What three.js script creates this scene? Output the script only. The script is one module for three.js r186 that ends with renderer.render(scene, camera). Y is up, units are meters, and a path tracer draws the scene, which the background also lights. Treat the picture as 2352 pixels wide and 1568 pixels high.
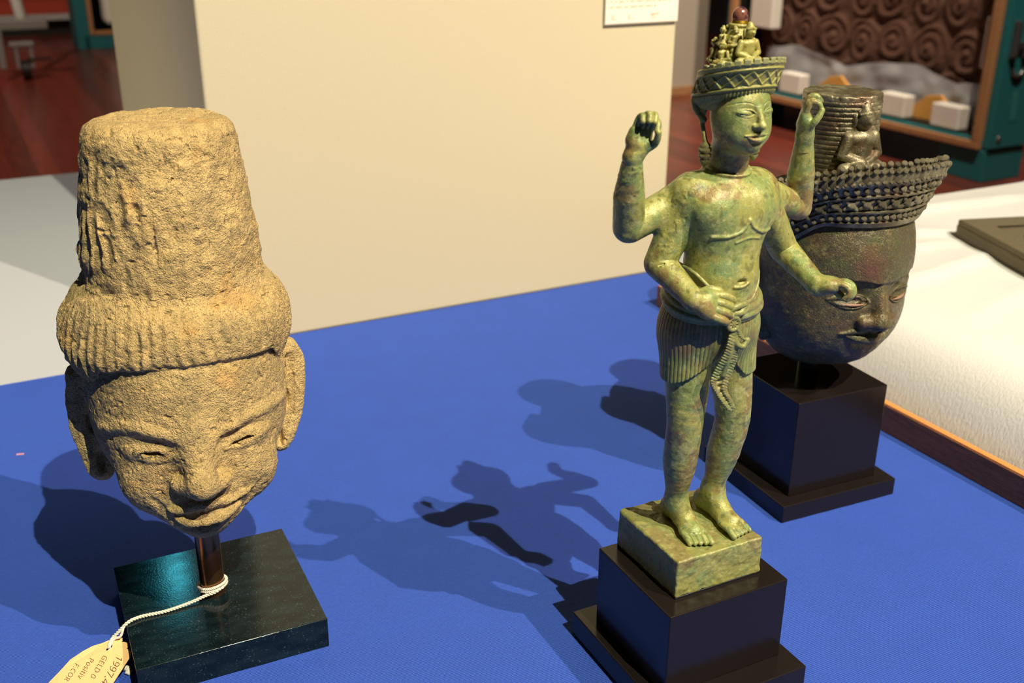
import * as THREE from 'three';
import { RoundedBoxGeometry } from 'three/addons/geometries/RoundedBoxGeometry.js';
import { mergeGeometries } from 'three/addons/utils/BufferGeometryUtils.js';
import { RectAreaLightUniformsLib } from 'three/addons/lights/RectAreaLightUniformsLib.js';

const scene = new THREE.Scene();
scene.background = new THREE.Color(0x020203);

// ---------- camera ----------
const TOP = 0.76;                      // height of the blue table top above the floor
const YAW = 0.48035;                   // the furniture stands turned by this much
const camera = new THREE.PerspectiveCamera(35.53, 2352 / 1568, 0.05, 60);
camera.position.set(0, TOP + 0.75, 0);
camera.rotation.set(-0.39356, 0, 0.00487, 'YXZ');
camera.focus = 1.08;
camera.userData.fStop = 6;

const renderer = new THREE.WebGLRenderer();
renderer.toneMapping = THREE.LinearToneMapping;
renderer.toneMappingExposure = 1.0;
renderer.shadowMap.enabled = true;
RectAreaLightUniformsLib.init();

// ---------- light ----------
// two warm track spots above and to the right of the viewer make the double shadows; added wash spots brighten the rest of the room
const SPOTS = [
  { at: [2.246, TOP + 6, 2.426], aim: [0.2, TOP, -1.3], power: 190, color: 0xfffbe0, label: 'black track spotlight on the ceiling track, left of the pair' },
  { at: [3.86, TOP + 6, 1.537], aim: [0.2, TOP, -1.3], power: 158, color: 0xffe8d8, label: 'black track spotlight on the ceiling track, right of the pair' },
];
// added unseen wall washers to brighten the far parts of the room (a, y, b), aim and strength
const WASH = [
  { at: [3.4, 6.6, -2.2], aim: [5.9, 0.3, -5.6], power: 150, cone: 0.5, color: 0xffe9cc },
  { at: [3.6, 6.6, -4.6], aim: [4.9, 0, -7.0], power: 110, cone: 0.42, color: 0xffe9cc },
  { at: [-4.0, 6.6, -1.9], aim: [-0.5, 0.9, -2.7], power: 62, cone: 0.26, color: 0xffefdc },
  { at: [-1.8, 6.6, -5.2], aim: [0.3, 0, -9.6], power: 135, cone: 0.62, color: 0xffe4c8 },
];

// ---------- helpers ----------
const V3 = (x, y, z) => new THREE.Vector3(x, y, z);
let seed = 20;
const rnd = () => { seed = (seed * 1664525 + 1013904223) >>> 0; return seed / 4294967296; };
const taken = new Map();
function numbered(name) { const n = taken.get(name) ?? 0; taken.set(name, n + 1); return n ? name + '_' + String(n).padStart(3, '0') : name; }
const tb = (a, y, b) => V3(a * Math.cos(YAW) + b * Math.sin(YAW), y, -a * Math.sin(YAW) + b * Math.cos(YAW));   // a runs along the table, b towards the viewer
function tag(o, label, category, group) { o.userData.label = label; o.userData.category = category; if (group) o.userData.group = group; return o; }
function structure(o) { o.userData.kind = 'structure'; return o; }
function thing(name, label, category, pos, turn = 0, group) {
  const o = new THREE.Group(); o.name = numbered(name); o.position.copy(pos); o.rotation.y = turn; scene.add(o);
  return tag(o, label, category, group);
}
function part(name, geometry, material, parent, label) {
  const m = new THREE.Mesh(geometry, material); m.name = numbered(name); m.castShadow = m.receiveShadow = true; (parent ?? scene).add(m);
  if (label) m.userData.label = label;
  return m;
}
function box(w, h, d, x = 0, y = 0, z = 0, r = 0) {                     // y is the underside
  const g = r ? new RoundedBoxGeometry(w, h, d, 3, r) : new THREE.BoxGeometry(w, h, d);
  return g.translate(x, y + h / 2, z);
}
function metres(g, s = 1) {                                           // box-mapped uv in metres, corners split where the plane changes
  g = g.index ? g.toNonIndexed() : g;
  const p = g.attributes.position, uv = new Float32Array(p.count * 2), a = V3(), b = V3(), c = V3();
  for (let i = 0; i < p.count; i += 3) {
    a.fromBufferAttribute(p, i); b.fromBufferAttribute(p, i + 1); c.fromBufferAttribute(p, i + 2);
    const n = b.clone().sub(a).cross(c.clone().sub(a)), x = Math.abs(n.x), y = Math.abs(n.y), z = Math.abs(n.z);
    [a, b, c].forEach((q, k) => {
      const [u, v] = y >= x && y >= z ? [q.x, -q.z] : x >= z ? [q.z, q.y] : [q.x, q.y];
      uv[(i + k) * 2] = u * s; uv[(i + k) * 2 + 1] = v * s;
    });
  }
  return g.setAttribute('uv', new THREE.BufferAttribute(uv, 2));
}

// ---------- noise ----------
const PERM = new Uint8Array(512);
{ const p = [...Array(256).keys()]; for (let i = 255; i > 0; i--) { const j = Math.floor(rnd() * (i + 1)); [p[i], p[j]] = [p[j], p[i]]; } for (let i = 0; i < 512; i++) PERM[i] = p[i & 255]; }
const VAL = Float64Array.from(PERM, (v) => v / 255);
function noise(x, y, z, w = 255) {                                      // value noise 0..1, repeats every w + 1 cells
  const xi = Math.floor(x), yi = Math.floor(y), zi = Math.floor(z);
  let u = x - xi, v = y - yi, t = z - zi;
  u = u * u * (3 - 2 * u); v = v * v * (3 - 2 * v); t = t * t * (3 - 2 * t);
  const X = xi & w, Y = yi & w, Z = zi & w, X1 = (xi + 1) & w, Y1 = (yi + 1) & w, Z1 = (zi + 1) & w;
  const A = PERM[X], B = PERM[X1], AA = PERM[A + Y], AB = PERM[A + Y1], BA = PERM[B + Y], BB = PERM[B + Y1];
  const a0 = VAL[AA + Z], a1 = VAL[BA + Z], b0 = VAL[AB + Z], b1 = VAL[BB + Z], c0 = VAL[AA + Z1], c1 = VAL[BA + Z1], d0 = VAL[AB + Z1], d1 = VAL[BB + Z1];
  const p = a0 + (a1 - a0) * u, q = b0 + (b1 - b0) * u, r = c0 + (c1 - c0) * u, s = d0 + (d1 - d0) * u;
  const e = p + (q - p) * v, f = r + (s - r) * v;
  return e + (f - e) * t;
}
function fbm(x, y, z, n = 4) { let s = 0, a = 0.5, m = 0; for (let i = 0; i < n; i++) { s += a * noise(x, y, z); m += a; x = x * 2.03 + 17.1; y = y * 2.03 + 5.7; z = z * 2.03 + 11.3; a *= 0.5; } return s / m; }
const clamp = (x, a = 0, b = 1) => Math.min(b, Math.max(a, x));
const step = (a, b, x) => { const t = clamp((x - a) / (b - a)); return t * t * (3 - 2 * t); };
const lerp = (a, b, t) => a + (b - a) * t;
const mixc = (a, b, t) => [lerp(a[0], b[0], t), lerp(a[1], b[1], t), lerp(a[2], b[2], t)];
const bell = (x, w) => Math.exp(-(x * x) / (w * w));
function tileTexture(size, f, channels, srgb) {                        // f(i, j) -> value or [r, g, b], 0..1; i and j in pixels
  const data = new Uint8Array(size * size * 4);
  for (let j = 0; j < size; j++) for (let i = 0; i < size; i++) {
    const v = f(i, j), o = (j * size + i) * 4;
    for (let c = 0; c < 3; c++) data[o + c] = 255 * clamp(channels === 1 ? v : v[c]);
    data[o + 3] = 255;
  }
  const t = new THREE.DataTexture(data, size, size);
  t.wrapS = t.wrapT = THREE.RepeatWrapping; t.magFilter = THREE.LinearFilter; t.needsUpdate = true;
  if (srgb) t.colorSpace = THREE.SRGBColorSpace;
  return t;
}
const repeated = (t, per) => { const c = t.clone(); c.repeat.set(per, per); c.needsUpdate = true; return c; };

// ---------- implicit surfaces ----------
// a solid is a list of primitives {f, k, op}: op 0 joins, 1 cuts; k is the width of the fillet
const ball = (c, r, k = 0.003, op = 0) => ({ k, op, f: (x, y, z) => Math.hypot(x - c[0], y - c[1], z - c[2]) - r });
function cap(a, b, ra, rb = ra, k = 0.003, op = 0) {
  const bx = b[0] - a[0], by = b[1] - a[1], bz = b[2] - a[2], l = bx * bx + by * by + bz * bz || 1e-12, [ax, ay, az] = a, dr = rb - ra;
  return { k, op, f: (x, y, z) => { const px = x - ax, py = y - ay, pz = z - az; let t = (px * bx + py * by + pz * bz) / l; t = t < 0 ? 0 : t > 1 ? 1 : t; const qx = px - bx * t, qy = py - by * t, qz = pz - bz * t; return Math.sqrt(qx * qx + qy * qy + qz * qz) - ra - dr * t; } };
}
function ell(c, r, k = 0.003, op = 0, rot) {                            // rot: [rx, ry, rz]
  const [cx, cy, cz] = c, [rx, ry, rz] = r;
  const e = rot ? new THREE.Matrix4().makeRotationFromEuler(new THREE.Euler(...rot)).invert().elements : null;
  return { k, op, f: (x, y, z) => {
    let X = x - cx, Y = y - cy, Z = z - cz;
    if (e) { const a = e[0] * X + e[4] * Y + e[8] * Z, b = e[1] * X + e[5] * Y + e[9] * Z; Z = e[2] * X + e[6] * Y + e[10] * Z; X = a; Y = b; }
    const u = X / rx, v = Y / ry, w = Z / rz, k0 = Math.sqrt(u * u + v * v + w * w), m = u / rx, n = v / ry, o = w / rz, k1 = Math.sqrt(m * m + n * n + o * o);
    return k1 < 1e-9 ? -Math.min(rx, ry, rz) : k0 * (k0 - 1) / k1;
  } };
}
function tube(pts, r, k = 0.001, op = 0) {                              // r: number or one per point
  const n = pts.length - 1, R = Array.isArray(r) ? r : pts.map(() => r);
  let cx = 0, cy = 0, cz = 0; for (const p of pts) { cx += p[0]; cy += p[1]; cz += p[2]; } cx /= n + 1; cy /= n + 1; cz /= n + 1;
  const reach = Math.max(...pts.map((p, i) => Math.hypot(p[0] - cx, p[1] - cy, p[2] - cz) + R[i]));
  const groups = [];                                                      // runs of four pieces with a sphere round each run
  for (let i = 0; i < n; i += 4) {
    const to = Math.min(n, i + 4), q = [0, 1, 2].map((c) => (pts[i][c] + pts[to][c]) / 2), s = [];
    for (let j = i; j < to; j++) s.push(cap(pts[j], pts[j + 1], R[j], R[j + 1]).f);
    let reach = 0; for (let j = i; j <= to; j++) reach = Math.max(reach, Math.hypot(pts[j][0] - q[0], pts[j][1] - q[1], pts[j][2] - q[2]) + R[j]);
    groups.push({ q, s, reach });
  }
  return { k, op, f: (x, y, z) => {
    const far = Math.hypot(x - cx, y - cy, z - cz) - reach; if (far > 0.02) return far;
    let d = 1e3;
    for (const g of groups) {
      const X = x - g.q[0], Y = y - g.q[1], Z = z - g.q[2]; if (d < 999) { const m = d + g.reach; if (m < 0 || X * X + Y * Y + Z * Z > m * m) continue; }
      for (const f of g.s) { const v = f(x, y, z); if (v < d) d = v; }
    }
    return d;
  } };
}
function rbox(c, h, r, k = 0.001, op = 0, rot) {                        // half sizes h, corner radius r
  const e = rot ? new THREE.Matrix4().makeRotationFromEuler(new THREE.Euler(...rot)).invert().elements : null;
  return { k, op, f: (x, y, z) => {
    let X = x - c[0], Y = y - c[1], Z = z - c[2];
    if (e) { const a = e[0] * X + e[4] * Y + e[8] * Z, b = e[1] * X + e[5] * Y + e[9] * Z; Z = e[2] * X + e[6] * Y + e[10] * Z; X = a; Y = b; }
    const u = Math.abs(X) - h[0] + r, v = Math.abs(Y) - h[1] + r, w = Math.abs(Z) - h[2] + r;
    return Math.hypot(Math.max(u, 0), Math.max(v, 0), Math.max(w, 0)) + Math.min(Math.max(u, v, w), 0) - r;
  } };
}
const free = (f, k = 0.002, op = 0) => ({ f, k, op });
function sum(list, x, y, z) {
  let d = 1e3;
  for (let i = 0; i < list.length; i++) {
    const p = list[i], v = p.f(x, y, z), k = p.k;
    if (p.op === 0) { const h = k - Math.abs(d - v); d = Math.min(d, v); if (h > 0) d -= h * h / (4 * k); }
    else { const h = k - Math.abs(d + v); d = Math.max(d, -v); if (h > 0) d += h * h / (4 * k); }
  }
  return d;
}
const smax = (a, b, k) => { const h = Math.max(k - Math.abs(a - b), 0); return Math.max(a, b) + h * h / (4 * k); };
const smin = (a, b, k) => { const h = Math.max(k - Math.abs(a - b), 0); return Math.min(a, b) - h * h / (4 * k); };
function smooth(pts, per = 5) {                                       // a curve through the points, as many short pieces
  const c = new THREE.CatmullRomCurve3(pts.map((p) => V3(...p)), false, 'centripetal');
  return c.getPoints((pts.length - 1) * per).map((p) => [p.x, p.y, p.z]);
}
// where a ray along -z (or another direction) from the front meets the solid
function onFront(list, x, y, from = 0.2, to = -0.05) {
  let z = from; for (let i = 0; i < 200 && z > to; i++) { const d = sum(list, x, y, z); if (d < 0.00005) break; z -= Math.max(d * 0.7, 0.00005); } return z;
}
const draped = (list, pts, lift = 0, from = 0.2) => smooth(pts.map(([x, y]) => [x, y, 0]), 6).map(([x, y]) => [x, y, onFront(list, x, y, from) + lift]);

// surface nets over sparse blocks; vertices slid onto the surface, normals from its gradient, uv box-mapped in metres
function solid({ list, lo, hi, cell, relief = null, reach = 0.004, color = null }) {
  const B = 4, BB = B * B, N = B + 1, Q = 4, nx = Math.ceil((hi[0] - lo[0]) / cell / B), ny = Math.ceil((hi[1] - lo[1]) / cell / B), nz = Math.ceil((hi[2] - lo[2]) / cell / B);
  const half = B * cell * 0.8661, big = half * Q, blocks = new Map(), P = [], Nn = [], C = [], vals = new Float32Array(N * N * N);
  const pending = [], todo = [];
  const close = (from, x, y, z, d, h) => from.filter((p) => { const v = p.f(x, y, z); return p.op === 0 ? v - d < 3.2 * h + 2 * p.k : v < 2.2 * h + p.k + Math.abs(d); });
  for (let sz = 0; sz < nz; sz += Q) for (let sy = 0; sy < ny; sy += Q) for (let sx = 0; sx < nx; sx += Q) {          // coarse boxes first, then the small ones inside them
    const X = lo[0] + (sx + Q / 2) * B * cell, Y = lo[1] + (sy + Q / 2) * B * cell, Z = lo[2] + (sz + Q / 2) * B * cell, D = sum(list, X, Y, Z);
    if (Math.abs(D) > big * 1.5 + reach) continue;
    const some = close(list, X, Y, Z, D, big);
    for (let bz = sz; bz < Math.min(nz, sz + Q); bz++) for (let by = sy; by < Math.min(ny, sy + Q); by++) for (let bx = sx; bx < Math.min(nx, sx + Q); bx++) todo.push(bx, by, bz, some);
  }
  for (let t = 0; t < todo.length; t += 4) {
    const bx = todo[t], by = todo[t + 1], bz = todo[t + 2], some = todo[t + 3];
    const ox = lo[0] + bx * B * cell, oy = lo[1] + by * B * cell, oz = lo[2] + bz * B * cell, cx = ox + B * cell / 2, cy = oy + B * cell / 2, cz = oz + B * cell / 2;
    const d = sum(some, cx, cy, cz);
    if (Math.abs(d) > half * 1.5 + reach) continue;
    const near = close(some, cx, cy, cz, d, half);
    const F = relief ? (x, y, z) => relief(x, y, z, sum(near, x, y, z)) : (x, y, z) => sum(near, x, y, z);
    let neg = 0;
    for (let k = 0, q = 0; k < N; k++) for (let j = 0; j < N; j++) for (let i = 0; i < N; i++, q++) { const v = F(ox + i * cell, oy + j * cell, oz + k * cell); vals[q] = v; if (v < 0) neg++; }
    if (!neg || neg === N * N * N) continue;
    const ids = new Int32Array(B * B * B).fill(-1);
    for (let k = 0; k < B; k++) for (let j = 0; j < B; j++) for (let i = 0; i < B; i++) {
      let m = 0, sx = 0, sy = 0, sz = 0, c = 0;
      const at = (a, b, e) => vals[(k + e) * N * N + (j + b) * N + i + a];
      for (let e = 0; e < 8; e++) if (at(e & 1, (e >> 1) & 1, e >> 2) < 0) m |= 1 << e;
      if (m === 0 || m === 255) continue;
      for (let e = 0; e < 8; e++) for (let ax = 1; ax < 8; ax <<= 1) {
        if (e & ax) continue; const f = e | ax; if (((m >> e) & 1) === ((m >> f) & 1)) continue;
        const v0 = at(e & 1, (e >> 1) & 1, e >> 2), v1 = at(f & 1, (f >> 1) & 1, f >> 2), t = v0 / (v0 - v1);
        sx += (e & 1) + (ax === 1 ? t : 0); sy += ((e >> 1) & 1) + (ax === 2 ? t : 0); sz += (e >> 2) + (ax === 4 ? t : 0); c++;
      }
      let x = ox + (i + sx / c) * cell, y = oy + (j + sy / c) * cell, z = oz + (k + sz / c) * cell, gx, gy, gz, g;
      const h = cell * 0.5;
      const a = F(x + h, y - h, z - h), b = F(x - h, y - h, z + h), e = F(x - h, y + h, z - h), f = F(x + h, y + h, z + h);
      gx = a - b - e + f; gy = -a - b + e + f; gz = -a + b - e + f; g = Math.hypot(gx, gy, gz) || 1e-9;
      const v = (a + b + e + f) / 4, s = clamp(v / (g / (4 * h)), -cell * 0.5, cell * 0.5) / g; x -= gx * s; y -= gy * s; z -= gz * s;
      ids[k * BB + j * B + i] = P.length / 3; P.push(x, y, z); Nn.push(gx / g, gy / g, gz / g);
      if (color) { const q = color(x, y, z, gx / g, gy / g, gz / g); C.push(q[0], q[1], q[2]); }
    }
    blocks.set((bz * ny + by) * nx + bx, ids);
    for (let k = 0; k < B; k++) for (let j = 0; j < B; j++) for (let i = 0; i < B; i++) {
      const v = vals[k * N * N + j * N + i] < 0;
      if (v !== vals[k * N * N + j * N + i + 1] < 0) pending.push(bx * B + i, by * B + j, bz * B + k, v ? 0 : 3);
      if (v !== vals[k * N * N + (j + 1) * N + i] < 0) pending.push(bx * B + i, by * B + j, bz * B + k, v ? 1 : 4);
      if (v !== vals[(k + 1) * N * N + j * N + i] < 0) pending.push(bx * B + i, by * B + j, bz * B + k, v ? 2 : 5);
    }
  }
  const id = (i, j, k) => { if (i < 0 || j < 0 || k < 0) return -1; const b = blocks.get(((k >> 2) * ny + (j >> 2)) * nx + (i >> 2)); return b ? b[(k & 3) * BB + (j & 3) * B + (i & 3)] : -1; };
  const tri = [];
  for (let q = 0; q < pending.length; q += 4) {
    const i = pending[q], j = pending[q + 1], k = pending[q + 2], w = pending[q + 3], ax = w % 3;
    const a = id(i, j, k), b = ax === 0 ? id(i, j - 1, k) : ax === 1 ? id(i, j, k - 1) : id(i - 1, j, k), c = ax === 0 ? id(i, j - 1, k - 1) : ax === 1 ? id(i - 1, j, k - 1) : id(i - 1, j - 1, k), d = ax === 0 ? id(i, j, k - 1) : ax === 1 ? id(i - 1, j, k) : id(i, j - 1, k);
    if (a < 0 || b < 0 || c < 0 || d < 0) continue;
    if (w < 3) tri.push(a, b, c, a, c, d); else tri.push(a, c, b, a, d, c);
  }
  // split corners by the plane they are mapped in
  const map = new Map(), index = new Uint32Array(tri.length), src = [], pl = [];
  for (let t = 0; t < tri.length; t += 3) {
    const a = tri[t] * 3, b = tri[t + 1] * 3, c = tri[t + 2] * 3;
    const X = Math.abs(Nn[a] + Nn[b] + Nn[c]), Y = Math.abs(Nn[a + 1] + Nn[b + 1] + Nn[c + 1]), Z = Math.abs(Nn[a + 2] + Nn[b + 2] + Nn[c + 2]);
    const plane = Y > X && Y > Z ? 1 : X > Z ? 0 : 2;
    for (let e = 0; e < 3; e++) {
      const key = tri[t + e] * 3 + plane; let n = map.get(key);
      if (n === undefined) { n = src.length; map.set(key, n); src.push(tri[t + e]); pl.push(plane); }
      index[t + e] = n;
    }
  }
  const n = src.length, pos = new Float32Array(n * 3), nor = new Float32Array(n * 3), uv = new Float32Array(n * 2), col = color ? new Float32Array(n * 3) : null;
  for (let v = 0; v < n; v++) {
    const s = src[v] * 3; for (let c = 0; c < 3; c++) { pos[v * 3 + c] = P[s + c]; nor[v * 3 + c] = Nn[s + c]; if (col) col[v * 3 + c] = C[s + c]; }
    const [x, y, z] = [P[s], P[s + 1], P[s + 2]], q = pl[v];
    uv[v * 2] = q === 0 ? z : x; uv[v * 2 + 1] = q === 1 ? -z : y;
  }
  const geo = new THREE.BufferGeometry();
  geo.setAttribute('position', new THREE.BufferAttribute(pos, 3)); geo.setAttribute('normal', new THREE.BufferAttribute(nor, 3)); geo.setAttribute('uv', new THREE.BufferAttribute(uv, 2));
  if (col) geo.setAttribute('color', new THREE.BufferAttribute(col, 3));
  return geo.setIndex(new THREE.BufferAttribute(index, 1));
}

// ---------- materials of the room ----------
const std = (o) => new THREE.MeshStandardMaterial(o);
const phys = (o) => new THREE.MeshPhysicalMaterial(o);
const grit = tileTexture(512, (i, j) => 0.55 * noise(i / 8, j / 8, 3, 63) + 0.3 * noise(i / 4, j / 4, 9, 127) + 0.15 * noise(i / 2, j / 2, 5, 255), 1);
const weave = tileTexture(512, (i, j) => {                              // 64 ribs across the tile, each rib a row of short stitches
  const rib = Math.abs(Math.sin(Math.PI * j / 8)), st = 0.5 + 0.5 * Math.sin(2 * Math.PI * (i / 8 + 0.5 * (Math.floor(j / 8) & 1)));
  return rib * (0.72 + 0.28 * st) * (0.85 + 0.15 * noise(i / 4, j / 4, 2, 127));
}, 1);
const clothTone = tileTexture(512, (i, j) => {
  const n = 0.93 + 0.025 * noise(i / 64, j / 64, 1, 7) + 0.06 * noise(i / 4, j / 4, 7, 127) + 0.04 * noise(i / 2, j / 2, 4, 255), lint = noise(i / 3, j / 3, 40, 255) > 0.985 ? 1 : 0;
  return [lerp(0.185 * n, 0.4, lint * 0.4), lerp(0.325 * n, 0.5, lint * 0.4), lerp(0.70 * n, 0.8, lint * 0.4)];
}, 3, true);
const woodTone = tileTexture(1024, (i, j) => {                          // grain along u
  const w = 6 * noise(i / 256, j / 64, 8, 3), g = 0.5 * noise(i / 128, j / 4 + w, 1, 255) + 0.3 * noise(i / 64, j / 2, 5, 511 & 255) + 0.2 * noise(i / 16, j / 8, 3, 63);
  return [0.5 + 0.32 * g, 0.36 + 0.25 * g, 0.24 + 0.18 * g];
}, 3, true);
const floorTone = tileTexture(1024, (i, j) => {                         // eight boards across the tile, grain along u
  const board = Math.floor(j / 128), edge = Math.min(j % 128, 128 - (j % 128)) < 1.5 ? 0.55 : 1, t = 0.75 + 0.35 * noise(board * 3.3, 7, 1);
  const g = (0.8 + 0.3 * noise(i / 128, j / 6, board, 255) + 0.12 * noise(i / 32, j / 3, board + 4, 255)) * t * edge;
  return [0.45 * g, 0.205 * g, 0.165 * g];
}, 3, true);
const marbleTone = tileTexture(512, (i, j) => { const v = noise(i / 40, j / 14, 6, 31), f = step(0.86, 0.97, noise(i / 3, j / 3, 90, 127)); return [0.04 + 0.05 * v + 0.22 * f, 0.075 + 0.07 * v + 0.22 * f, 0.085 + 0.07 * v + 0.21 * f]; }, 3, true);
const marbleRough = tileTexture(512, (i, j) => 0.7 + 0.3 * noise(i / 50, j / 20, 12, 15) + 0.9 * step(0.86, 0.97, noise(i / 3, j / 3, 90, 127)), 1);
const M = {
  cloth: std({ map: repeated(clothTone, 4), bumpMap: repeated(weave, 6.5), bumpScale: 0.0007, roughness: 0.92 }),
  platform: std({ color: 0xb4b7ba, roughness: 0.75, bumpMap: repeated(grit, 12), bumpScale: 0.0003 }),
  panel: std({ color: 0xd2c4a0, roughness: 0.8, bumpMap: repeated(grit, 14), bumpScale: 0.0004 }),
  wall: std({ color: 0xb0a89a, roughness: 0.85, bumpMap: repeated(grit, 4), bumpScale: 0.0006 }),
  darkwall: std({ color: 0x45444a, roughness: 0.85, bumpMap: repeated(grit, 4), bumpScale: 0.0006 }),
  ceiling: std({ color: 0x2b2a2a, roughness: 0.95 }),
  floor: phys({ map: repeated(floorTone, 1), roughness: 0.3, clearcoat: 0.25, clearcoatRoughness: 0.3, bumpMap: repeated(grit, 3), bumpScale: 0.0004 }),
  wood: std({ map: repeated(woodTone, 3), roughness: 0.6, bumpMap: repeated(grit, 10), bumpScale: 0.0002 }),
  plywood: std({ map: repeated(woodTone, 2.2), color: 0xb8a4a8, roughness: 0.65, bumpMap: repeated(grit, 10), bumpScale: 0.0003 }),
  foam: std({ color: 0xe2e0da, roughness: 0.7, bumpMap: repeated(grit, 9), bumpScale: 0.0006 }),
  tyvek: std({ color: 0xdedbd3, roughness: 0.55, bumpMap: repeated(grit, 7), bumpScale: 0.0005 }),
  black: phys({ color: new THREE.Color().setRGB(0.0125, 0.009, 0.0078), roughness: 0.2, specularIntensity: 0.65, bumpMap: repeated(grit, 12), bumpScale: 0.00002 }),
  marble: phys({ map: repeated(marbleTone, 5), roughness: 0.13, roughnessMap: repeated(marbleRough, 5), specularIntensity: 0.75, bumpMap: repeated(grit, 12), bumpScale: 0.00002 }),
  metal: std({ color: 0x8d8f92, metalness: 0.9, roughness: 0.35 }),
  housing: std({ color: 0x141414, roughness: 0.5 }),
  teal: std({ color: 0x1b6a72, roughness: 0.55, bumpMap: repeated(grit, 3), bumpScale: 0.0005 }),
};

// ---------- room ----------
const A0 = -5, A1 = 8.4, B0 = -17, B1 = 5, H = 7.4, at0 = tb(0, 0, 0);
const room = (name, g, m) => { const o = part(name, metres(g), m); o.rotation.y = YAW; return structure(o); };
const am = (A0 + A1) / 2, bm = (B0 + B1) / 2, aw = A1 - A0, bw = B1 - B0;
{
  const g = metres(box(aw, 0.2, bw, am, -0.2, bm)), u = g.attributes.uv;
  for (let i = 0; i < u.count; i++) u.setXY(i, u.getY(i), u.getX(i));
  const o = part('floor', g, M.floor); o.rotation.y = YAW; structure(o);
}
room('ceiling', box(aw, 0.2, bw, am, H, bm), M.ceiling);
room('wall_back', box(aw + 0.4, H + 0.4, 0.2, am, -0.2, B0 - 0.1), M.darkwall);
room('wall_front', box(aw + 0.4, H + 0.4, 0.2, am, -0.2, B1 + 0.1), M.darkwall);
room('wall_left', box(0.2, H + 0.4, bw, A0 - 0.1, -0.2, bm), M.darkwall);
room('wall_right', box(0.2, H + 0.4, bw, A1 + 0.1, -0.2, bm), M.darkwall);
room('wall_partition', box(1.9, H - 0.01, 0.55, 4.685, 0.005, -7.625), M.wall);
{ const o = part('baseboard_partition', metres(box(1.9, 0.07, 0.02, 4.685, 0.004, -7.338)), M.wood); o.rotation.y = YAW; structure(o); }

// ---------- display tables ----------
{
  const t = thing('display_table', 'table carrying the mounted sculptures, hidden under the blue cloth', 'table', tb(0.6, 0, -0.55), YAW);
  part('tabletop', metres(box(4.2, 0.04, 2.5, 0, TOP - 0.045, 0)), M.wood, t);
  for (const [x, z] of [[-2, 1.15], [2, 1.15], [-2, -1.15], [2, -1.15]]) part('leg', metres(box(0.07, TOP - 0.046, 0.07, x, 0.001, z, 0.005)), M.wood, t);
  const c = tag(part('tablecloth', metres(new THREE.BoxGeometry(4.24, 0.0045, 2.536).translate(0, TOP - 0.00225, 0)), M.cloth), 'bright blue woven cloth spread flat under the sculptures', 'tablecloth');
  c.position.copy(tb(0.6, 0, -0.549)); c.rotation.y = YAW;
  const hang = [];
  for (const [w, d, x, z] of [[4.24, 0.004, 0, 1.27], [0.004, 2.536, -2.122, 0], [0.004, 2.536, 2.122, 0]]) hang.push(box(w, 0.35, d, x, TOP - 0.354, z));
  part('hem', metres(mergeGeometries(hang)), M.cloth, c);
}
{
  const p = thing('display_platform', 'pale grey white platform behind the blue table, left of the stone head', 'platform', tb(-0.02, 0, -2.586), YAW);
  part('top', metres(box(3.2, 0.03, 1.534, 0, TOP - 0.034, 0, 0.004)), M.platform, p);
  part('body', metres(box(3.14, TOP - 0.036, 1.48, 0, 0.001, 0)), M.platform, p);
}
{
  const p = thing('partition_panel', 'tall beige display panel standing behind the blue table', 'panel', tb(0.844, TOP - 0.003, -2.31), YAW);
  part('board', metres(box(0.948, 1.7, 0.98, 0, 0, 0, 0.006)), M.panel, p);
}

// ---------- printed label on the panel ----------
{
  const w = 0.171, h = 0.13, c = document.createElement('canvas'); c.width = 684; c.height = 520;
  const g = c.getContext('2d'); g.fillStyle = '#f6ecd8'; g.fillRect(0, 0, 684, 520);
  g.strokeStyle = '#d9a878'; g.lineCap = 'round';
  for (let row = 0; row < 9; row++) {                                  // lines of print too small to read
    let x = 34; const y = 60 + row * 42, last = row === 8 ? 470 : 590 + 40 * rnd();
    while (x < last) { const n = 14 + 52 * rnd(); g.lineWidth = 11; g.globalAlpha = 0.45 + 0.25 * rnd(); g.beginPath(); g.moveTo(x, y); g.lineTo(Math.min(x + n, last), y); g.stroke(); g.lineWidth = 5; g.beginPath(); g.moveTo(x + n * 0.3, y - 8); g.lineTo(x + n * 0.3, y + 8); g.stroke(); x += n + 22; }
  }
  g.globalAlpha = 0.8; g.lineWidth = 6; g.strokeStyle = '#b9a383';
  for (const x of [44, 200, 430]) { g.beginPath(); g.arc(x + 14, 468, 12, 0, 7); g.stroke(); g.beginPath(); g.moveTo(x + 4, 492); g.lineTo(x + 60, 486); g.stroke(); }
  g.strokeStyle = '#d99a72'; g.lineWidth = 9; g.beginPath(); g.moveTo(420, 462); g.lineTo(500, 458); g.stroke();
  const t = new THREE.CanvasTexture(c); t.colorSpace = THREE.SRGBColorSpace;
  const o = thing('wall_label', 'small white printed label fixed near the top right of the beige panel', 'label', tb(1.229, TOP + 0.5255, -1.817), YAW);
  part('backing', box(w, h, 0.004, 0, 0, 0.0024, 0.0012), std({ color: 0xf3e6cf, roughness: 0.4 }), o);
  const f = new THREE.PlaneGeometry(w - 0.004, h - 0.004).translate(0, h / 2, 0.0048);
  part('print', f, std({ map: t, roughness: 0.45 }), o);
}

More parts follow.
